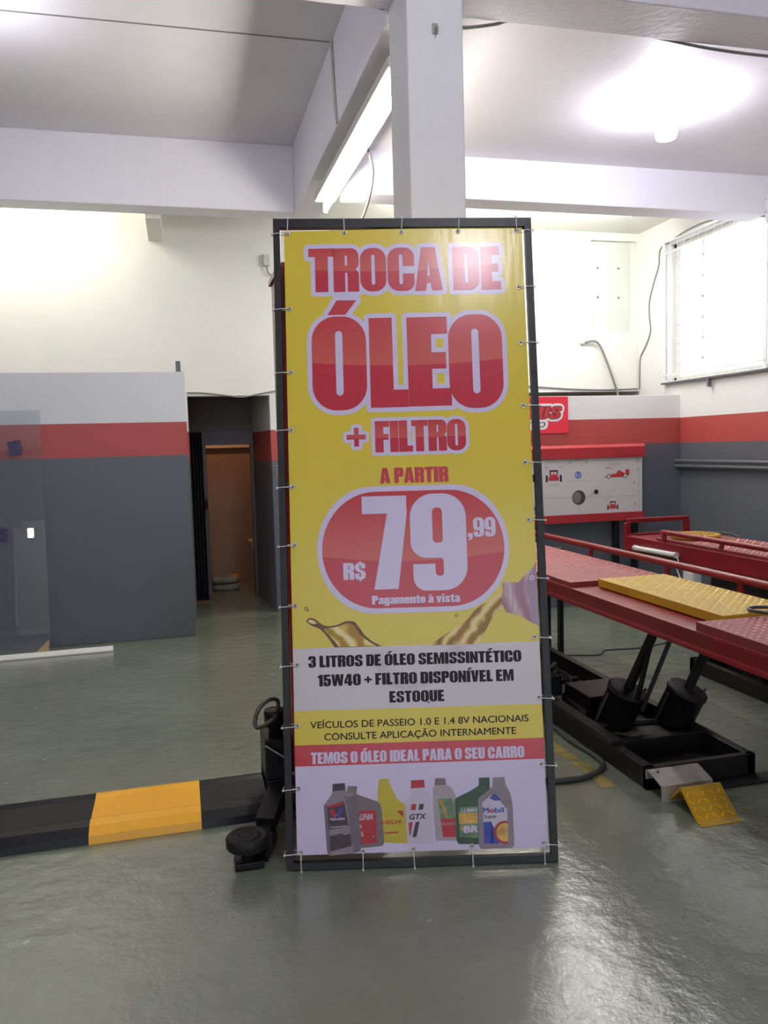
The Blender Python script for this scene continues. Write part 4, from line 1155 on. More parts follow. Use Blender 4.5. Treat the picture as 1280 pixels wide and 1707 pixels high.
# ================================================================== two-post lift: red post, black carriage, swing arms, floor cover
lift = thing('two_post_lift', 'red post of a car lift right behind the leaning banner stand', 'car lift', (0.59, 3.30, 0))
LX, LY = 0.59, 3.30
def L_(x0, x1, y0, y1, z0, z1):
    return (x0 - LX, x1 - LX, y0 - LY, y1 - LY, z0, z1)
b = MB()
out_ = [(0.405, 3.135), (0.78, 3.135), (0.78, 3.17), (0.76, 3.17), (0.76, 3.48), (0.425, 3.48), (0.425, 3.17), (0.405, 3.17)]
b.prism([(x - LX - .012, y - LY) for x, y in out_], lambda x, y: (x, y, 0.02), lambda x, y: (x, y, 2.20))
b.build('post', M['red_post'], lift, bevel=0.003)
MB().box(*L_(0.402, 0.783, 3.132, 3.49, 2.19, 2.215)).build('post_cap', M['red_post'], lift, bevel=0.003)
MB().box(*L_(0.418, 0.432, 3.128, 3.14, 0.3, 2.16)).build('slide_strip', M['red_deck'], lift)
MB().box(*L_(0.40, 0.82, 3.133, 3.60, 0.0, 0.022)).build('base_plate', M['black_paint'], lift, bevel=0.003)
MB().box(*L_(0.375, 0.402, 3.18, 3.28, 1.34, 1.44)).build('lock_box', M['steel'], lift, bevel=0.004)
car = MB().box(*L_(0.285, 0.402, 3.21, 3.42, 0.105, 0.33)).box(*L_(0.285, 0.402, 3.20, 3.44, 0.10, 0.165)).build('carriage', M['black_paint'], lift, bevel=0.006)
b = MB().lathe([(0.030, 0.30), (0.030, 0.375), (0.044, 0.378), (0.046, 0.435), (0.042, 0.442), (0.02, 0.444)], (0.335 - LX, 3.25 - LY, 0), n=22)
b.build('arm_pin', M['black_paint'], lift)
MB().tube([(0.345 - LX, 3.235 - LY, 0.435), (0.345 - LX, 3.225 - LY, 0.485), (0.31 - LX, 3.21 - LY, 0.498), (0.268 - LX, 3.20 - LY, 0.47), (0.248 - LX, 3.195 - LY, 0.42), (0.256 - LX, 3.19 - LY, 0.395), (0.30 - LX, 3.20 - LY, 0.405), (0.345 - LX, 3.22 - LY, 0.432)], 0.0085, 10).build('pull_handle', M['dark_steel'], lift)
b = MB()
b.bar((0.345 - LX, 3.22 - LY, 0.135), (0.255 - LX, 2.985 - LY, 0.085), 0.075, 0.06)
b.bar((0.295 - LX, 3.09 - LY, 0.095), (0.225 - LX, 2.905 - LY, 0.045), 0.055, 0.045)
arm = b.build('swing_arm', M['black_paint'], lift, bevel=0.004)
b = MB()
b.box(*L_(0.128, 0.232, 2.82, 2.895, 0.006, 0.030))
b.bar((0.225 - LX, 2.87 - LY, 0.018), (0.275 - LX, 2.98 - LY, 0.05), 0.05, 0.04)
b.bar((0.25 - LX, 2.90 - LY, 0.012), (0.25 - LX, 2.90 - LY, 0.095), 0.045, 0.012, (0, 1, 0))
b.build('fork', M['black_paint'], arm, bevel=0.003)
b = MB().lathe([(0.024, 0.0), (0.024, 0.06), (0.030, 0.066), (0.072, 0.070), (0.077, 0.076), (0.077, 0.106), (0.072, 0.112), (0.060, 0.112), (0.058, 0.109), (0.046, 0.109), (0.044, 0.113), (0.032, 0.113), (0.030, 0.110), (0.016, 0.110), (0.014, 0.113), (0.005, 0.113)], (0.178 - LX, 2.862 - LY, 0.004), n=40)
b.build('lifting_pad', M['black_rubber'], arm)
b = MB()
for p, q in (((0.285, 3.195, 0.315), (0.36, 3.18, 0.262)), ((0.385, 3.17, 0.205), (0.415, 3.125, 0.175))):
    b.cyl(Vector(p) - Vector((LX, LY, 0)), Vector(q) - Vector((LX, LY, 0)), 0.0035, n=8)
b.build('lock_rod', M['steel'], lift)
# second swing arm, its foot shows under the banner
b = MB()
b.box(*L_(0.555, 0.675, 2.90, 3.02, 0.0, 0.055))
b.bar((0.615 - LX, 3.0 - LY, 0.045), (0.66 - LX, 3.16 - LY, 0.075), 0.07, 0.055)
b.build('swing_arm', M['black_paint'], lift, bevel=0.006)
# black and yellow floor cover between the posts
CP = [(3.205, 0.0), (3.212, 0.030), (3.255, 0.052), (3.30, 0.060), (3.325, 0.052), (3.505, 0.056), (3.53, 0.066), (3.555, 0.060), (3.60, 0.030), (3.61, 0.0)]
def cover(x0, x1, grow=0.0):
    b = MB()
    pr = [(y + (grow if y > 3.4 else -grow), z + (grow if z > 0 else 0)) for y, z in CP]
    b.prism(pr, lambda y, z: (x0, y, z), lambda y, z: (x1, y, z))
    return b
fc = tag(cover(-3.2, 0.398).build('floor_cover', M['black_paint']), 'long black floor cover with a yellow band beside the lift post', 'cable cover')
cover(-0.405, 0.022, 0.0012).build('yellow_band', M['yellow_band'], fc)

# ================================================================== alignment rack
def treads(b, x0, x1, y0, y1, z, step=0.034, l=0.022, w=0.015, h=0.0045):
    """raised lozenges of a chequer plate, alternating direction"""
    ny = int((y1 - y0) / step)
    nx = int((x1 - x0) / step)
    for j in range(ny):
        for i in range(nx):
            x = x0 + (i + 0.5) * (x1 - x0) / nx
            y = y0 + (j + 0.5) * (y1 - y0) / ny
            a = PI / 4 if (i + j) % 2 else -PI / 4
            dx, dy = math.cos(a), math.sin(a)
            p = lambda s, t, q: (x + dx * s * l / 2 - dy * t * w / 2, y + dy * s * l / 2 + dx * t * w / 2, z + q)
            b.add([p(-1, 0, 0), p(0, -1, 0), p(1, 0, 0), p(0, 1, 0), p(-.35, 0, h), p(.35, 0, h)],
                  [(0, 1, 4), (1, 5, 4), (1, 2, 5), (2, 3, 5), (3, 4, 5), (3, 0, 4)])
    return b

def platform(name, label, X0, X1, Y0, Y1, zb, zd):
    """runway: two side channels under a recessed tray"""
    t = thing(name, label, 'vehicle ramp', ((X0 + X1) / 2, (Y0 + Y1) / 2, 0), 'red vehicle ramps')
    t['x'] = 0
    ox, oy = (X0 + X1) / 2, (Y0 + Y1) / 2
    return t, ox, oy

# ---- near runway
NX0, NX1 = 1.80, 2.385
run, ox, oy = platform('vehicle_ramp', 'near red vehicle ramp with a yellow slip plate on top', NX0, NX1, 1.2, 5.4, .72, .80)
def sh_(b, ox, oy):
    b.v = [(x - ox, y - oy, z) for x, y, z in b.v]
    return b
del run['x']
Yn0, Yn1 = 1.30, 5.40
b = MB()
for sgn, xe in ((1, NX0), (-1, NX1)):
    pr = [(xe, .722), (xe + sgn * .085, .722), (xe + sgn * .085, .732), (xe + sgn * .012, .735), (xe + sgn * .012, .788), (xe + sgn * .085, .790), (xe + sgn * .085, .801), (xe - sgn * .002, .801), (xe - sgn * .002, .786), (xe, .784), (xe + sgn * .004, .745), (xe, .735)]
    pr = [(x, z) for x, z in pr]
    if sgn < 0:
        pr = pr[::-1]
    b.prism(pr, lambda x, z: (x, Yn0, z), lambda x, z: (x, Yn1, z))
b.box(NX0 + .08, NX1 - .08, Yn0, Yn1, .786, .800)
for y in (1.6, 2.4, 3.2, 4.0, 4.8, 5.38):
    b.box(NX0 + .02, NX1 - .02, y - .01, y + .01, .724, .79)
sh_(b, ox, oy).build('side_beam', M['red_paint'], run, bevel=0.002)
for y0, y1, zt in ((3.525, Yn1, .824), (Yn0, 2.545, .832)):
    b = MB().box(NX0 + .008, NX1 - .055, y0, y1, .801, zt)
    dk = sh_(b, ox, oy).build('deck_plate', M['red_deck'], run)
    sh_(treads(MB(), NX0 + .014, NX1 - .06, y0 + .01, y1 - .01, zt), ox, oy).build('chequer_pattern', M['red_worn_glint'], dk)
rail = MB()
rail.tube([(2.368, Yn1 - .02, .80), (2.368, Yn1 - .02, .862), (2.368, Yn1 - .04, .878), (2.368, Yn1 - .3, .878), (2.368, 3.0, .878), (2.368, Yn0 + .3, .878), (2.368, Yn0 + .04, .878), (2.368, Yn0 + .02, .862), (2.368, Yn0 + .02, .80)], 0.0185, 12, True, 3)
sh_(rail, ox, oy).build('side_rail', M['red_paint'], run)
for y in (4.35, 3.57, 3.02, 2.3, 1.7):
    sh_(MB().box(2.362, 2.374, y - .015, y + .015, .80, .868), ox, oy).build('rail_post', M['red_paint'], run)
# floor frame under it
BX0, BX1, BY0, BY1 = 1.880, 2.425, 2.985, 5.25
b = MB()
b.box(BX0, BX0 + .045, BY0, BY1, 0, .10)
b.box(BX1 - .045, BX1, BY0, BY1, 0, .10)
b.box(BX0, BX1, BY0, BY0 + .03, 0, .10)
b.box(BX0, BX1, BY1 - .04, BY1, 0, .10)
b.box(BX0 + .03, BX1 - .03, 3.29, 3.34, .01, .10)
b.box(BX0 - .012, BX0 + .05, 3.26, BY1, .10, .125)
b.box(BX0 + .04, BX1 - .04, BY0 + .02, BY1 - .02, 0.0, .012)
b.box(BX0 + .255, BX1 + .06, BY0 - .085, BY0 - .001, 0, .012)
sh_(b, ox, oy).build('floor_frame', M['dirty_black'], run, bevel=0.003)
# two leaning air jacks, their rods and the scissor legs
def jack(x, y0, nm='air_jack'):
    a = Vector((x - ox, y0 - oy, .075))
    d = Vector((0.22, -0.34, 0.92)).normalized()
    j = MB().lathe([(0.045, 0), (0.088, 0.006), (0.094, 0.02), (0.094, 0.185), (0.100, 0.188), (0.100, 0.206), (0.088, 0.21), (0.05, 0.212), (0.03, 0.215)], a, d, 26).build(nm, M['dirty_black'], run)
    MB().cyl(a + d * .21, a + d * .69, 0.024, n=14).build('piston_rod', M['dirty_black'], j)
    for s in (-1, 1):
        e = MB()
        p = a + Vector((s * .104, 0, 0)) + d * .02
        e.cyl(p, p + d * .18, 0.007, n=8)
        e.build('tie_rod', M['dark_steel'], j)
    return j
jack(2.075, 3.60)
jack(2.345, 3.50)
b = MB()
b.bar((2.12 - ox, 3.46 - oy, .20), (2.17 - ox, 3.34 - oy, .70), .018, .018)
b.bar((2.14 - ox, 3.44 - oy, .18), (2.32 - ox, 3.36 - oy, .70), .018, .018)
b.cyl((1.93 - ox, 3.56 - oy, .085), (2.38 - ox, 3.50 - oy, .085), .016, n=12)
b.build('link_bar', M['dirty_black'], run)
for x0, x1 in ((2.445, 2.50), (2.565, 2.598)):
    sh_(MB().box(x0, x1, 5.17, 5.21, 0.0, .724), ox, oy).build('rear_leg', M['black_paint'], run, bevel=0.003)
sh_(MB().box(2.30, 2.60, 5.165, 5.215, .724, .76), ox, oy).build('rear_crossbar', M['black_paint'], run, bevel=0.003)
# reservoir, hoses and pipes in the floor frame
b = MB()
b.box(2.02, 2.30, 3.74, 4.02, .06, .17)
b.cyl((2.00, 3.70, .075), (2.05, 4.05, .075), .032, n=16)
sh_(b, ox, oy).build('oil_tank', M['black_paint'], run, bevel=0.006)
b = MB()
b.tube([(2.05, 4.02, .13), (2.03, 4.10, .22), (2.00, 4.18, .20), (1.98, 4.3, .10), (2.02, 4.5, .05)], .007, 8)
b.tube([(2.08, 4.02, .10), (2.12, 4.2, .16), (2.08, 4.36, .12), (2.02, 4.44, .04)], .008, 8)
b.tube([(1.96, 3.72, .03), (1.99, 3.84, .05), (1.94, 3.98, .09), (1.99, 4.15, .05)], .008, 8)
b.cyl((1.94, 4.10, .14), (2.20, 4.22, .12), .016, n=12)
b.cyl((1.95, 4.24, .12), (2.15, 4.40, .16), .020, n=12)
b.box(1.94, 2.02, 4.05, 4.14, .09, .20)
sh_(b, ox, oy).build('hydraulic_hose', M['dirty_black'], run)

# yellow slip plate resting in the tray
tp, px, py = None, 2.11, 3.01
tp = thing('slip_plate', 'long yellow chequered slip plate lying on the near red ramp', 'slip plate', (px, py, .8015))
b = MB().box(-.18, .18, -.45, .465, 0.004, .040)
pl = b.build('plate', M['yellow_deck'], tp)
treads(MB(), -.176, .176, -.445, .46, .040).build('chequer_pattern', M['yellow_worn_glint'], pl)
b = MB()
for y in (-.40, -.2, 0, .2, .40):
    for x in (-.13, .13):
        b.cyl((x, y, 0), (x, y, .005), .012, n=10)
b.build('roller', M['steel'], tp)
b = MB()
b.tube([(2.40, 2.40, .848), (2.30, 2.50, .853), (2.20, 2.565, .852), (2.105, 2.60, .853), (2.06, 2.58, .852), (2.075, 2.52, .851), (2.16, 2.46, .848), (2.26, 2.36, .846), (2.36, 2.22, .845)], .0065, 8)
tag(b.build('cable', M['cable_black']), 'thin dark cable loop lying on the front end of the yellow slip plate', 'cable')

# ---- far runway
FX0, FX1, Yf0, Yf1 = 2.94, 3.435, 1.3, 4.945
frun, ox, oy = platform('vehicle_ramp', 'far red vehicle ramp with a bumper frame and a yellow disc', FX0, FX1, Yf0, Yf1, .75, .865)
del frun['x']
b = MB()
for sgn, xe in ((1, FX0), (-1, FX1)):
    pr = [(xe, .755), (xe + sgn * .07, .755), (xe + sgn * .07, .767), (xe + sgn * .012, .770), (xe + sgn * .012, .838), (xe + sgn * .07, .840), (xe + sgn * .07, .852), (xe, .852), (xe + sgn * .003, .80)]
    if sgn < 0:
        pr = pr[::-1]
    b.prism(pr, lambda x, z: (x, Yf0, z), lambda x, z: (x, Yf1, z))
b.box(FX0 + .06, FX1 - .06, Yf0, Yf1, .822, .835)
b.box(FX0, FX1, Yf1 - .02, Yf1, .755, .862)
b.box(FX0 + .05, FX1 - .02, 4.66, 4.90, .835, .850)
sh_(b, ox, oy).build('side_beam', M['red_paint'], frun, bevel=0.002)
for y0, y1 in ((Yf0, 4.60),):
    b = MB().box(FX0 + .03, FX1 - .03, y0, y1, .836, .868)
    dk = sh_(b, ox, oy).build('deck_plate', M['red_deck'], frun)
    sh_(treads(MB(), FX0 + .035, FX1 - .035, y0 + .01, y1 - .30, .868, 0.034), ox, oy).build('chequer_pattern', M['red_worn_glint'], dk)
b = MB()
b.bar((FX0 + .018, Yf1 - .015, .952), (FX1 + .0, Yf1 - .015, .952), .03, .03)
sh_(b, ox, oy).build('bumper_bar', M['red_paint'], frun, bevel=0.004)
for x in (FX0 + .018, FX1 - .015):
    sh_(MB().box(x - .02, x + .02, Yf1 - .03, Yf1, .80, .938), ox, oy).build('bumper_post', M['red_paint'], frun, bevel=0.003)
b = MB()
b.tube([(2.962, 4.50, .86), (2.962, 4.50, .902), (2.962, 4.48, .914), (2.962, 4.0, .914), (2.962, 2.8, .914), (2.962, 1.6, .914), (2.962, 1.4, .914)], .016, 10, True, 3)
sh_(b, ox, oy).build('side_rail', M['red_paint'], frun)
for y in (3.93, 3.1, 2.3):
    sh_(MB().bar((2.962, y, .905), (2.985, y + .05, .862), .03, .01, (1, 0, 0)), ox, oy).build('rail_post', M['red_paint'], frun)
b = MB()
b.box(3.15, 3.20, 3.1, 4.5, 0, .09)
b.box(3.40, 3.45, 3.1, 4.5, 0, .09)
b.box(3.15, 3.45, 3.1, 3.14, 0, .09)
b.box(3.15, 3.45, 4.46, 4.5, 0, .09)
sh_(b, ox, oy).build('floor_frame', M['dirty_black'], frun, bevel=0.003)
b = MB()
for x in (3.21, 3.38):
    b.bar((x - ox, 3.3 - oy, .06), (x - ox, 4.2 - oy, .76), .03, .08)
    b.bar((x - ox + .035, 4.2 - oy, .06), (x - ox + .035, 3.3 - oy, .76), .03, .08)
b.build('scissor_leg', M['dirty_black'], frun, bevel=0.004)
b = MB().lathe([(0.05, 0), (0.09, .01), (0.09, .36), (0.05, .38)], (3.29 - ox, 3.9 - oy, .09), (0, -.35, .93), 22)
b.build('air_jack', M['dirty_black'], frun)
b = MB().box(3.02, 3.40, 3.42, 4.12, .46, .755)
sh_(b, ox, oy).build('jack_housing', M['dirty_black'], frun, bevel=0.01)

dsc = thing('turn_plate', 'round yellow turn plate lying at the end of the far red ramp', 'turn plate', (3.17, 4.47, .8685))
b = MB().lathe([(0.10, 0), (0.145, .002), (0.15, .010), (0.15, .026), (0.143, .030), (0.0, .0305)], (0, 0, 0), n=44)
b.build('plate', M['yellow_deck'], dsc)
b = MB()
for i in range(-3, 4):
    for j in range(-3, 4):
        if i * i + j * j < 11:
            b.box(i * .036 - .010, i * .036 + .010, j * .036 - .004, j * .036 + .004, .030, .0335)
b.build('tread', M['yellow_deck'], dsc)
b = MB()
b.tube([(3.40, 4.74, .866), (3.46, 4.72, .868), (3.50, 4.66, .868), (3.52, 4.55, .862), (3.51, 4.4, .80)], .006, 8)
tag(b.build('cable', M['cable_black']), 'short dark cable leading away from the round yellow turn plate', 'cable')

# white tube lamp and junction box on the side of the far ramp
wl = thing('work_light', 'white unlit tube work light fixed along the side of the far red ramp', 'lamp', (2.92, 4.54, .79))
MB().cyl((0, .215, -.003), (0, -.215, .003), .0165, n=16).build('tube', M['pvc_white'], wl)
for s in (-1, 1):
    MB().cyl((0, s * .215, -.003 * s), (0, s * .235, -.003 * s), .019, n=14).build('end_cap', M['lamp_housing'], wl)
b = MB()
b.tube([(0, -.232, .0), (0.005, -.245, -.03), (0.01, -.225, -.08), (0.012, -.245, -.12), (0.012, -.27, -.16), (0.014, -.25, -.20), (0.02, -.26, -.23)], .0045, 8)
b.build('power_cord', M['pvc_white'], wl)
jb = thing('junction_box', 'small white electric box below the side of the far red ramp', 'electric box', (2.965, 4.215, .625))
MB().box(-.03, .03, -.05, .05, 0, .085).build('box', M['pvc_white'], jb, bevel=0.006)
MB().box(-.033, -.03, -.04, .04, .01, .075).build('cover', M['pvc_white'], jb, bevel=0.001)
MB().box(-.01, .055, -.02, .02, .085, .135).build('bracket', M['steel'], jb)

# ramp chock and bracket in front of the near ramp
br = thing('steel_bracket', 'bare grey bent steel bracket on the floor at the black ramp frame', 'bracket', (2.0, 2.93, 0))
b = MB()
pr = [(2.985, .055), (2.985, .094), (2.965, .099), (2.865, .068), (2.862, .0), (2.866, .0), (2.870, .064), (2.965, .094), (2.980, .090), (2.980, .055)]
pr = [(y - 2.93, z) for y, z in pr]
b.prism(pr, lambda y, z: (-.125, y, z), lambda y, z: (.118, y, z))
b.build('plate', M['steel'], br)
b = MB().cyl((-.09, .02, .088), (-.09, .015, .096), .006, n=10)
b.build('hole', M['lampblack'], br)
ck = thing('ramp_chock', 'small yellow chequered drive-on flap resting on the floor by the black frame', 'ramp flap', (1.99, 2.72, 0))
b = MB()
pr = [(-.095, .003), (-.06, .006), (.055, .094), (.064, .094), (.155, .004), (.149, .0), (.058, .084), (-.056, -.001), (-.095, -.003)]
pr = [(y, max(z, 0.0005) + .0) for y, z in pr]
b.prism(pr, lambda y, z: (-.095 + (y + .1) * .05, y, z), lambda y, z: (.09 + (y + .1) * .05, y, z))
b.build('plate', M['yellow_deck'], ck)
b = MB()
n0 = Vector((0, -.088, .115)).normalized()
for i in range(5):
    for j in range(4):
        x = -.075 + i * .036
        s = .12 + j * .22
        p = Vector((x, -.06 + s * .115, .006 + s * .088)) + n0 * .0012
        a = PI / 4 if (i + j) % 2 else -PI / 4
        e1 = Vector((math.cos(a), math.sin(a) * .794, math.sin(a) * .607)) * .013
        b.bar(p - e1, p + e1, .005, .003, n0)
b.build('tread', M['yellow_band'], ck)

# hoses and cables on the floor
b = MB()
b.tube([(1.30, 3.24, .014), (1.42, 3.20, .013), (1.56, 3.165, .013), (1.70, 3.17, .013), (1.81, 3.235, .013), (1.845, 3.30, .013), (1.85, 3.40, .013), (1.835, 3.60, .013), (1.845, 3.85, .013), (1.85, 4.3, .013)], .013, 12)
tag(b.build('air_hose', mat('dark_green_hose', (0.035, 0.042, 0.038), 0.45)), 'dark rubber hose curving over the floor beside the black ramp frame', 'hose')
b = MB()
b.tube([(2.48, 5.13, .005), (2.62, 5.10, .005), (2.78, 5.04, .005), (2.84, 5.07, .005), (2.90, 5.14, .005), (3.02, 5.13, .005), (3.2, 5.12, .005), (3.5, 5.2, .005)], .005, 8)
tag(b.build('cable', M['cable_black']), 'thin dark cable lying on the floor between the two red ramps', 'cable')

# ================================================================== things on the walls
bd = thing('alignment_board', 'white gauge board with red edges and car pictures in front of the striped wall', 'board', (3.15, 6.64, 0))
ox = 3.15
def bb(x0, x1, z0, z1, d=0.0, t=0.04):
    return MB().box(x0 - ox, x1 - ox, -.04 - d, -.04 - d + t, z0, z1)
bb(2.15, 4.118, .84, 1.36).build('panel', M['board_white'], bd, bevel=0.003)
b = MB()
b.prism([(-.075, 1.352), (-.075, 1.448), (-.045, 1.472), (.0, 1.472), (.0, 1.352)], lambda y, z: (2.13 - ox, y, z), lambda y, z: (4.13 - ox, y, z))
b.build('top_trim', M['board_red'], bd, bevel=0.003)
bb(2.13, 4.13, .775, .85, .012, .06).build('bottom_trim', M['board_red'], bd, bevel=0.003)
for x in (2.45, 3.84, 4.03):
    MB().box(x - ox, x + .05 - ox, -.03, .02, 0, .78).build('leg', M['black_paint'], bd, bevel=0.003)
yb = -.0405
def bf(loops, nm, m_, d=0.0, par=None):
    b = MB()
    for l in loops:
        b.flat([[(x - ox, z) for x, z in l]], yb - d)
    return b.build(nm, m_, par or bd)
b = MB()
b.ring((3.475 - ox, 1.001), .066, .058, yb - .001, 30)
b.disc((3.475 - ox, 1.001), .059, yb - .0005, 30)
hole = b.build('round_window', M['lampblack'], bd)
b = MB()
b.disc((3.458 - ox, 1.003), .040, yb - .0012, 24, .050)
b.build('mirror', mat('grey_mirror', (0.20, 0.195, 0.20), 0.25), hole)
MB().lathe([(0.018, 0), (0.020, .010), (0.014, .022), (0.004, .024)], (3.645 - ox, yb, 1.048), (0, -1, 0), 18).build('knob', M['black_paint'], bd)
for x, z in ((3.392, 1.319), (3.552, 1.320), (4.035, 1.118), (4.04, .919), (4.075, 1.235)):
    b = MB()
    b.ring((x - ox, z), .012, .006, yb - .0006, 16)
    b.build('screw', M['ink_grey'], bd)
bf([[(3.15, 1.003), (3.41, 1.005), (3.41, 1.008), (3.15, 1.006)], [(3.54, .998), (4.08, .995), (4.08, .998), (3.54, 1.001)], [(3.473, .86), (3.476, .86), (3.476, .94), (3.473, .94)], [(4.082, .88), (4.085, .88), (4.085, 1.22), (4.082, 1.22)], [(3.58, .998), (3.63, 1.04), (3.627, 1.043), (3.575, 1.0)]], 'panel_line', M['ink_grey'])
def front_car(cx, cz, s):
    f = lambda x, z: (cx + x * s, cz + z * s)
    car_ = bf([[f(-.045, -.035), f(.045, -.035), f(.05, -.01), f(.03, .012), f(.022, .045), f(-.022, .045), f(-.03, .012), f(-.05, -.01)]], 'car_picture', M['ink_red'], .0004)
    b = MB()
    for l in ([f(-.075, -.045), f(-.055, -.045), f(-.055, .012), f(-.075, .012)], [f(.055, -.045), f(.075, -.045), f(.075, .012), f(.055, .012)],
              [f(-.038, .012), f(-.03, .012), f(-.025, .045), f(.025, .045), f(.03, .012), f(.038, .012), f(.038, .056), f(-.038, .056)]):
        b.flat([[(x - ox, z) for x, z in l]], yb - .0008)
    b.build('car_tyre', M['ink_black'], car_)
    b = MB()
    for l in ([f(-.026, .018), f(-.004, .018), f(-.004, .040), f(-.022, .040)], [f(.004, .018), f(.026, .018), f(.022, .040), f(.004, .040)]):
        b.flat([[(x - ox, z) for x, z in l]], yb - .0012)
    b.build('car_screen', M['board_white'], car_)
    bf([[f(-.085, .078), f(-.05, .086), f(-.048, .080), f(-.085, .072)], [f(.05, .080), f(.09, .086), f(.09, .080), f(.05, .075)]], 'car_mark', M['ink_grey'], .0004, car_)
front_car(3.232, 1.198, 1.05)
front_car(3.815, .912, .75)
sc_ = bf([[(3.715, 1.172), (3.77, 1.186), (3.80, 1.196), (3.815, 1.202), (3.85, 1.205), (3.868, 1.232), (3.885, 1.234), (3.92, 1.215), (3.945, 1.200), (3.945, 1.24), (3.985, 1.24), (3.985, 1.19), (3.968, 1.178), (3.93, 1.170)]], 'car_picture', M['ink_red'], .0004)
b = MB()
for x in (3.776, 3.944):
    b.disc((x - ox, 1.182), .022, yb - .0008, 20)
b.build('car_tyre', M['ink_black'], sc_)
b = MB()
for x in (3.776, 3.944):
    b.disc((x - ox, 1.182), .016, yb - .0012, 20)
b.build('car_hub', M['board_white'], sc_)
bf([[(3.735, 1.252), (3.77, 1.268), (3.81, 1.252), (3.808, 1.246), (3.77, 1.260), (3.737, 1.246)]], 'car_mark', M['ink_red'], .0004, sc_)
for cx, cz in ((3.471, 1.204), (3.038, .905)):
    b = MB()
    b.ring((cx - ox, cz), .033, .023, yb - .0004, 26)
    b.flat([[(cx - .020 - ox, cz - .028), (cx - .008 - ox, cz - .028), (cx + .002 - ox, cz + .006), (cx + .012 - ox, cz - .028), (cx + .022 - ox, cz - .028), (cx + .006 - ox, cz + .032), (cx - .004 - ox, cz + .032)]], yb - .0006)
    b.build('round_emblem', M['ink_blue'], bd)
typed('CAMBER', 3.415 - ox, 3.530 - ox, 1.330, 1.346, yb - .0006, 'board_lettering', M['ink_grey'], bd)
typed('CASTER', 3.765 - ox, 3.895 - ox, 1.278, 1.296, yb - .0006, 'board_lettering', M['ink_grey'], bd, .004)
typed('CAMBER', 3.175 - ox, 3.29 - ox, 1.118, 1.132, yb - .0006, 'board_lettering', M['ink_grey'], bd)
typed('D', 4.052 - ox, 4.085 - ox, 1.298, 1.340, yb - .0006, 'board_lettering', M['ink_grey'], bd)
bf([[(3.37, 1.146), (3.57, 1.150), (3.57, 1.153), (3.37, 1.149)]], 'panel_line', M['ink_grey'], .0004)

# bright red shop sign on the striped partition
sg = thing('shop_sign', 'bright red sign with outlined slanted lettering on the striped wall, half behind the banner', 'sign', (2.9, 6.716, 0))
ox = 2.9
MB().box(2.42 - ox, 3.432 - ox, -.012, -.001, 1.582, 1.913).build('sign_board', M['sign_red'], sg, bevel=0.002)
def slant(txt, u0, u1, v0, v1, shear):
    g, w = letters(txt, 0.05)
    return place(g, w, u0 - ox, u1 - ox, v0, v1, 0, shear)
sh = slant('PNEUS', 2.80, 3.345, 1.715, 1.825, .28)
lettering('sign_lettering', sh, M['ink_red'], -.0150, sg)
outline([s_[0] for s_ in sh], .0055, -.0140).build('letter_edge', M['ink_black'], sg)
b = outline([s_[0] for s_ in sh], .026, -.0128)
b2_ = outline([q[0] for q in slant('CENTRO', 2.82, 3.205, 1.640, 1.690, .2)], .022, -.0126)
b2_.build('sign_outline', M['sign_white'], sg)
b.build('sign_outline', M['sign_white'], sg)
typed('CENTRO', 2.83 - ox, 3.20 - ox, 1.641, 1.688, -.0150, 'sign_lettering', M['ink_black'], sg, 0, .01, .25)

# double grey handrail on the right wall
hr = thing('wall_rail', 'double grey pipe rail fixed along the right grey wall', 'rail', (XR_, 5.0, 0))
for z in (1.297, 1.250):
    MB().cyl((-.05, 1.78, z), (-.05, -3.0, z), .0165, n=14).build('pipe', M['alu'], hr)
for y in (1.775, 0.4, -1.0):
    MB().box(-.062, 0.0, y - .012, y + .012, 1.215, 1.33).build('bracket', M['alu'], hr, bevel=0.003)

# conduits and cables
def cable(pts, r, m_, nm, lab, cat='cable'):
    return tag(MB().tube(pts, r, 8).build(nm, m_), lab, cat)
cable([(4.585, 5.35, 3.17), (4.583, 5.75, 3.28), (4.583, 6.22, 3.385), (4.585, 6.55, 3.40), (4.585, 6.82, 3.37), (4.585, 7.0, 3.34), (4.587, 7.05, 3.29), (4.587, 7.06, 3.18), (4.587, 7.15, 3.02), (4.587, 7.22, 2.86), (4.587, 7.22, 2.70), (4.587, 7.20, 2.58), (4.587, 7.27, 2.46), (4.587, 7.38, 2.34), (4.587, 7.395, 2.22), (4.587, 7.40, 2.02)], .006, M['cable_grey'], 'cable', 'grey cable running over the barred window and down the right corner')
cable([(3.955, 7.405, 2.485), (3.99, 7.395, 2.490), (4.05, 7.38, 2.50), (4.10, 7.375, 2.485), (4.14, 7.37, 2.43), (4.20, 7.37, 2.30), (4.28, 7.37, 2.10), (4.33, 7.37, 1.95)], .012, M['cable_grey'], 'conduit', 'pale bent conduit coming out of the right rear wall below the niche', 'conduit')
tag(MB().lathe([(0.03, 0), (0.03, .008), (0.018, .014), (0.012, .03)], (3.955, 7.414, 2.485), (0, -1, 0), 14).build('wall_gland', M['lamp_housing']), 'small round cable outlet where the conduit leaves the rear wall', 'cable outlet')
cable([(2.3, 7.408, 2.09), (2.9, 7.408, 2.075), (3.36, 7.408, 2.06), (3.8, 7.408, 2.03), (4.18, 7.408, 2.018), (4.57, 7.408, 2.025)], .007, M['cable_grey'], 'cable', 'grey cable along the lower edge of the right rear wall')
cable([(0.10, 7.406, 2.03), (0.25, 7.405, 2.025), (0.45, 7.404, 2.0), (0.58, 7.404, 1.985), (0.72, 7.405, 2.01), (0.80, 7.405, 2.025), (0.92, 7.406, 2.04), (1.2, 7.407, 2.03)], .006, M['cable_grey'], 'cable', 'thin sagging grey cable over the dark doorway')
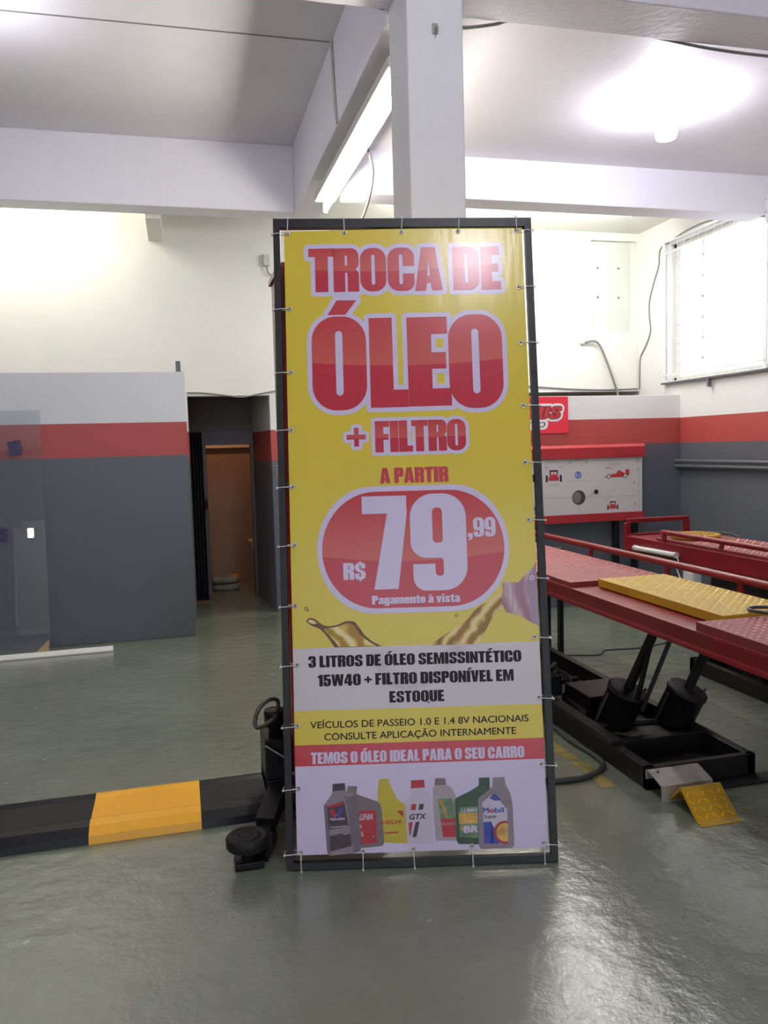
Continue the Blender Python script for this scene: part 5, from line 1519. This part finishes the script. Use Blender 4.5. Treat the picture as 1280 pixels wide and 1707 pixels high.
cable([(0.972, 4.80, 3.87), (0.971, 4.78, 3.70), (0.971, 4.74, 3.45), (0.974, 4.72, 3.372)], .009, M['lamp_housing'], 'conduit', 'thin white conduit running down the side of the middle beam', 'conduit')
cable([(1.21, 5.0, 3.38), (1.30, 5.2, 3.28), (1.32, 5.42, 3.16), (1.30, 5.60, 3.06), (1.25, 5.74, 2.98), (1.22, 5.84, 2.86), (1.22, 5.86, 2.70)], .009, M['cable_grey'], 'cable', 'grey cable hanging in a curve below the lit middle batten lamp')
cable([(1.24, 3.61, 3.385), (1.36, 3.62, 3.397), (1.50, 3.62, 3.425), (1.62, 3.615, 3.45), (2.1, 3.612, 3.46), (2.4, 3.612, 3.435), (2.6, 3.612, 3.418), (2.9, 3.612, 3.41), (3.4, 3.612, 3.415), (4.4, 3.612, 3.43)], .008, M['cable_grey'], 'cable', 'dark cable along the underside of the front beam at the top right')
cable([(0.2, 3.612, 3.46), (0.6, 3.612, 3.455), (0.9, 3.612, 3.444), (0.975, 3.612, 3.436)], .007, M['cable_grey'], 'cable', 'dark cable at the top edge left of the white pillar')
tag(MB().box(0.012, 0.05, 6.735, 6.775, 2.148, 2.235).box(0.006, 0.056, 6.729, 6.781, 2.148, 2.154).build('pipe_stub', M['alu'], bevel=0.004), 'short pale pipe stub standing on the left partition wall', 'pipe')
hk = thing('ceiling_hook', 'small metal hook on the front of the white pillar near the top', 'hook', (1.11, 3.318, 3.22))
MB().box(-.012, .012, -.006, 0, -.02, .02).build('hook_plate', M['steel'], hk)
MB().tube([(0, -.006, .0), (0, -.03, -.004), (0, -.036, -.02), (0, -.022, -.028)], .004, 8).build('hook', M['steel'], hk)
sw = thing('switch_box', 'small grey wall box on the rear wall just left of the banner top', 'electric box', (0.845, 7.414, 3.19))
MB().box(-.03, .03, -.03, 0, -.04, .06).build('box', M['lamp_housing'], sw, bevel=0.004)
MB().tube([(0, -.02, -.04), (0.01, -.02, -.10), (0.05, -.015, -.12), (0.2, -.012, -.12)], .006, 8).build('cord', M['cable_grey'], sw)

# ================================================================== left side: leaning glass, floor strip, cardboard
gl = thing('glass_pane', 'large clear glass sheet with purple stickers leaning on the left partition', 'glass sheet', (-1.9, 6.54, 0.012), rot=(math.radians(-5.0), 0, 0))
b = MB().box(-1.0, 0.885, -.004, .004, 0, 1.855)
b.build('sheet', glass('clear_glass', 0.035, (0.97, 0.98, 0.99), 3.0), gl, bevel=0.001)
for (x, z, a) in ((-1.205, 1.565, .12), (-1.325, .905, -.10)):
    b = MB()
    c_, s_ = math.cos(a), math.sin(a)
    b.flat([[(x + 1.9 + c_ * i * .045 - s_ * j * .055, z + s_ * i * .045 + c_ * j * .055) for i, j in ((-1, -1), (1, -1), (1, 1), (-1, 1))]], -.0048)
    b.build('sticker', M['sticker'], gl)
wx = thing('trim_strip', 'long white foam strip lying on the floor in front of the leaning glass', 'strip', (-1.6, 6.40, 0))
b = MB()
b.prism([(-.035, 0.002), (.035, 0.002), (.035, .014), (.02, .036), (-.02, .036), (-.035, .014)], lambda y, z: (-1.2, y - .02, z), lambda y, z: (1.045, y + .035, z))
b.build('strip', M['foam'], wx, bevel=0.002)
b = MB()
b.prism([(-1.135, 0.01), (-1.02, 0.01), (-1.015, .115)], lambda x, z: (x, 6.462 + z * .09, z), lambda x, z: (x, 6.467 + z * .09, z))
tag(b.build('cardboard_piece', M['cardboard']), 'small tan triangular piece of cardboard against the foot of the glass', 'cardboard')

# far end of the bay behind the camera, mirrored in the glass
fl_ = thing('flood_light', 'small bright flood light mirrored in the lower part of the leaning glass', 'lamp', (-3.24, -5.95, 2.02))
MB().box(-.075, .075, .0, .05, -.12, .12).build('housing', M['lamp_housing'], fl_, bevel=0.004)
MB().box(-.06, .06, .051, .056, -.10, .10).build('diffuser', emitter('flood_light_glow', (0.9, 0.92, 1.0), 40.0), fl_)
lp = thing('two_post_lift', 'tall lift post mirrored faintly in the leaning glass on the left', 'car lift', (-3.3, -3.6, 0))
MB().box(-.16, .16, -.14, .14, 0.02, 1.95).build('post', M['alu'], lp, bevel=0.004)
MB().box(-.27, .27, -.2, .2, 1.95, 2.08).build('post_head', M['dark_and_shade'], lp, bevel=0.004)
MB().box(-.1, -.06, .14, .15, .1, 1.9).box(.06, .1, .14, .15, .1, 1.9).build('slide_strip', M['cable_grey'], lp)
MB().box(-.3, .3, -.25, .25, 0, .02).build('base_plate', M['black_paint'], lp)

# ================================================================== store room
def sack(label, loc, sc, m2):
    t = thing('sack', label, 'sack', loc, 'sacks in the store room')
    b = MB()
    n = 20
    vs, fs = [], []
    rows = [(0, .86), (.012, .96), (.035, 1.0), (.055, .95), (.068, .80), (.072, .5)]
    for z, k in rows:
        for i in range(n):
            a = 2 * PI * i / n
            cx = abs(math.cos(a)) ** .5 * math.copysign(1, math.cos(a))
            cy = abs(math.sin(a)) ** .5 * math.copysign(1, math.sin(a))
            vs.append((cx * .13 * k * sc, cy * .17 * k, z * (1 + .08 * math.sin(3 * a + loc[0] * 9))))
    for r in range(len(rows) - 1):
        for i in range(n):
            fs.append((r * n + i, r * n + (i + 1) % n, (r + 1) * n + (i + 1) % n, (r + 1) * n + i))
    b.add(vs, fs, True)
    b.add(vs[:n], [tuple(reversed(range(n)))])
    b.add(vs[-n:], [tuple(range(n))], True)
    b.build('bag', M['sack'], t)
    b = MB()
    b.prism([(.03, -.05), (.125, -.13), (.134, .02), (.09, .10)], lambda x, y: (x * sc, y - .03, .050), lambda x, y: (x * sc * .97, y - .03, .074))
    b.build('printed_end', m2, t)
    return t
sack('lower grey sack of the pile inside the brown doorway', (0.44, 8.95, 0.0), 1.15, M['sack_orange'])
sack('upper grey sack with an orange end on the pile inside the brown doorway', (0.435, 8.95, 0.078), 1.15, M['sack_orange'])
sf = thing('corner_shelf', 'small pale shelf on the right inside the brown doorway', 'shelf', (0.84, 9.0, .50))
MB().box(-.13, 0, -.1, .12, 0, .02).build('shelf_board', M['shelf'], sf, bevel=0.003)
MB().box(-.10, 0, -.01, .01, -.07, 0).build('shelf_bracket', M['shelf'], sf)
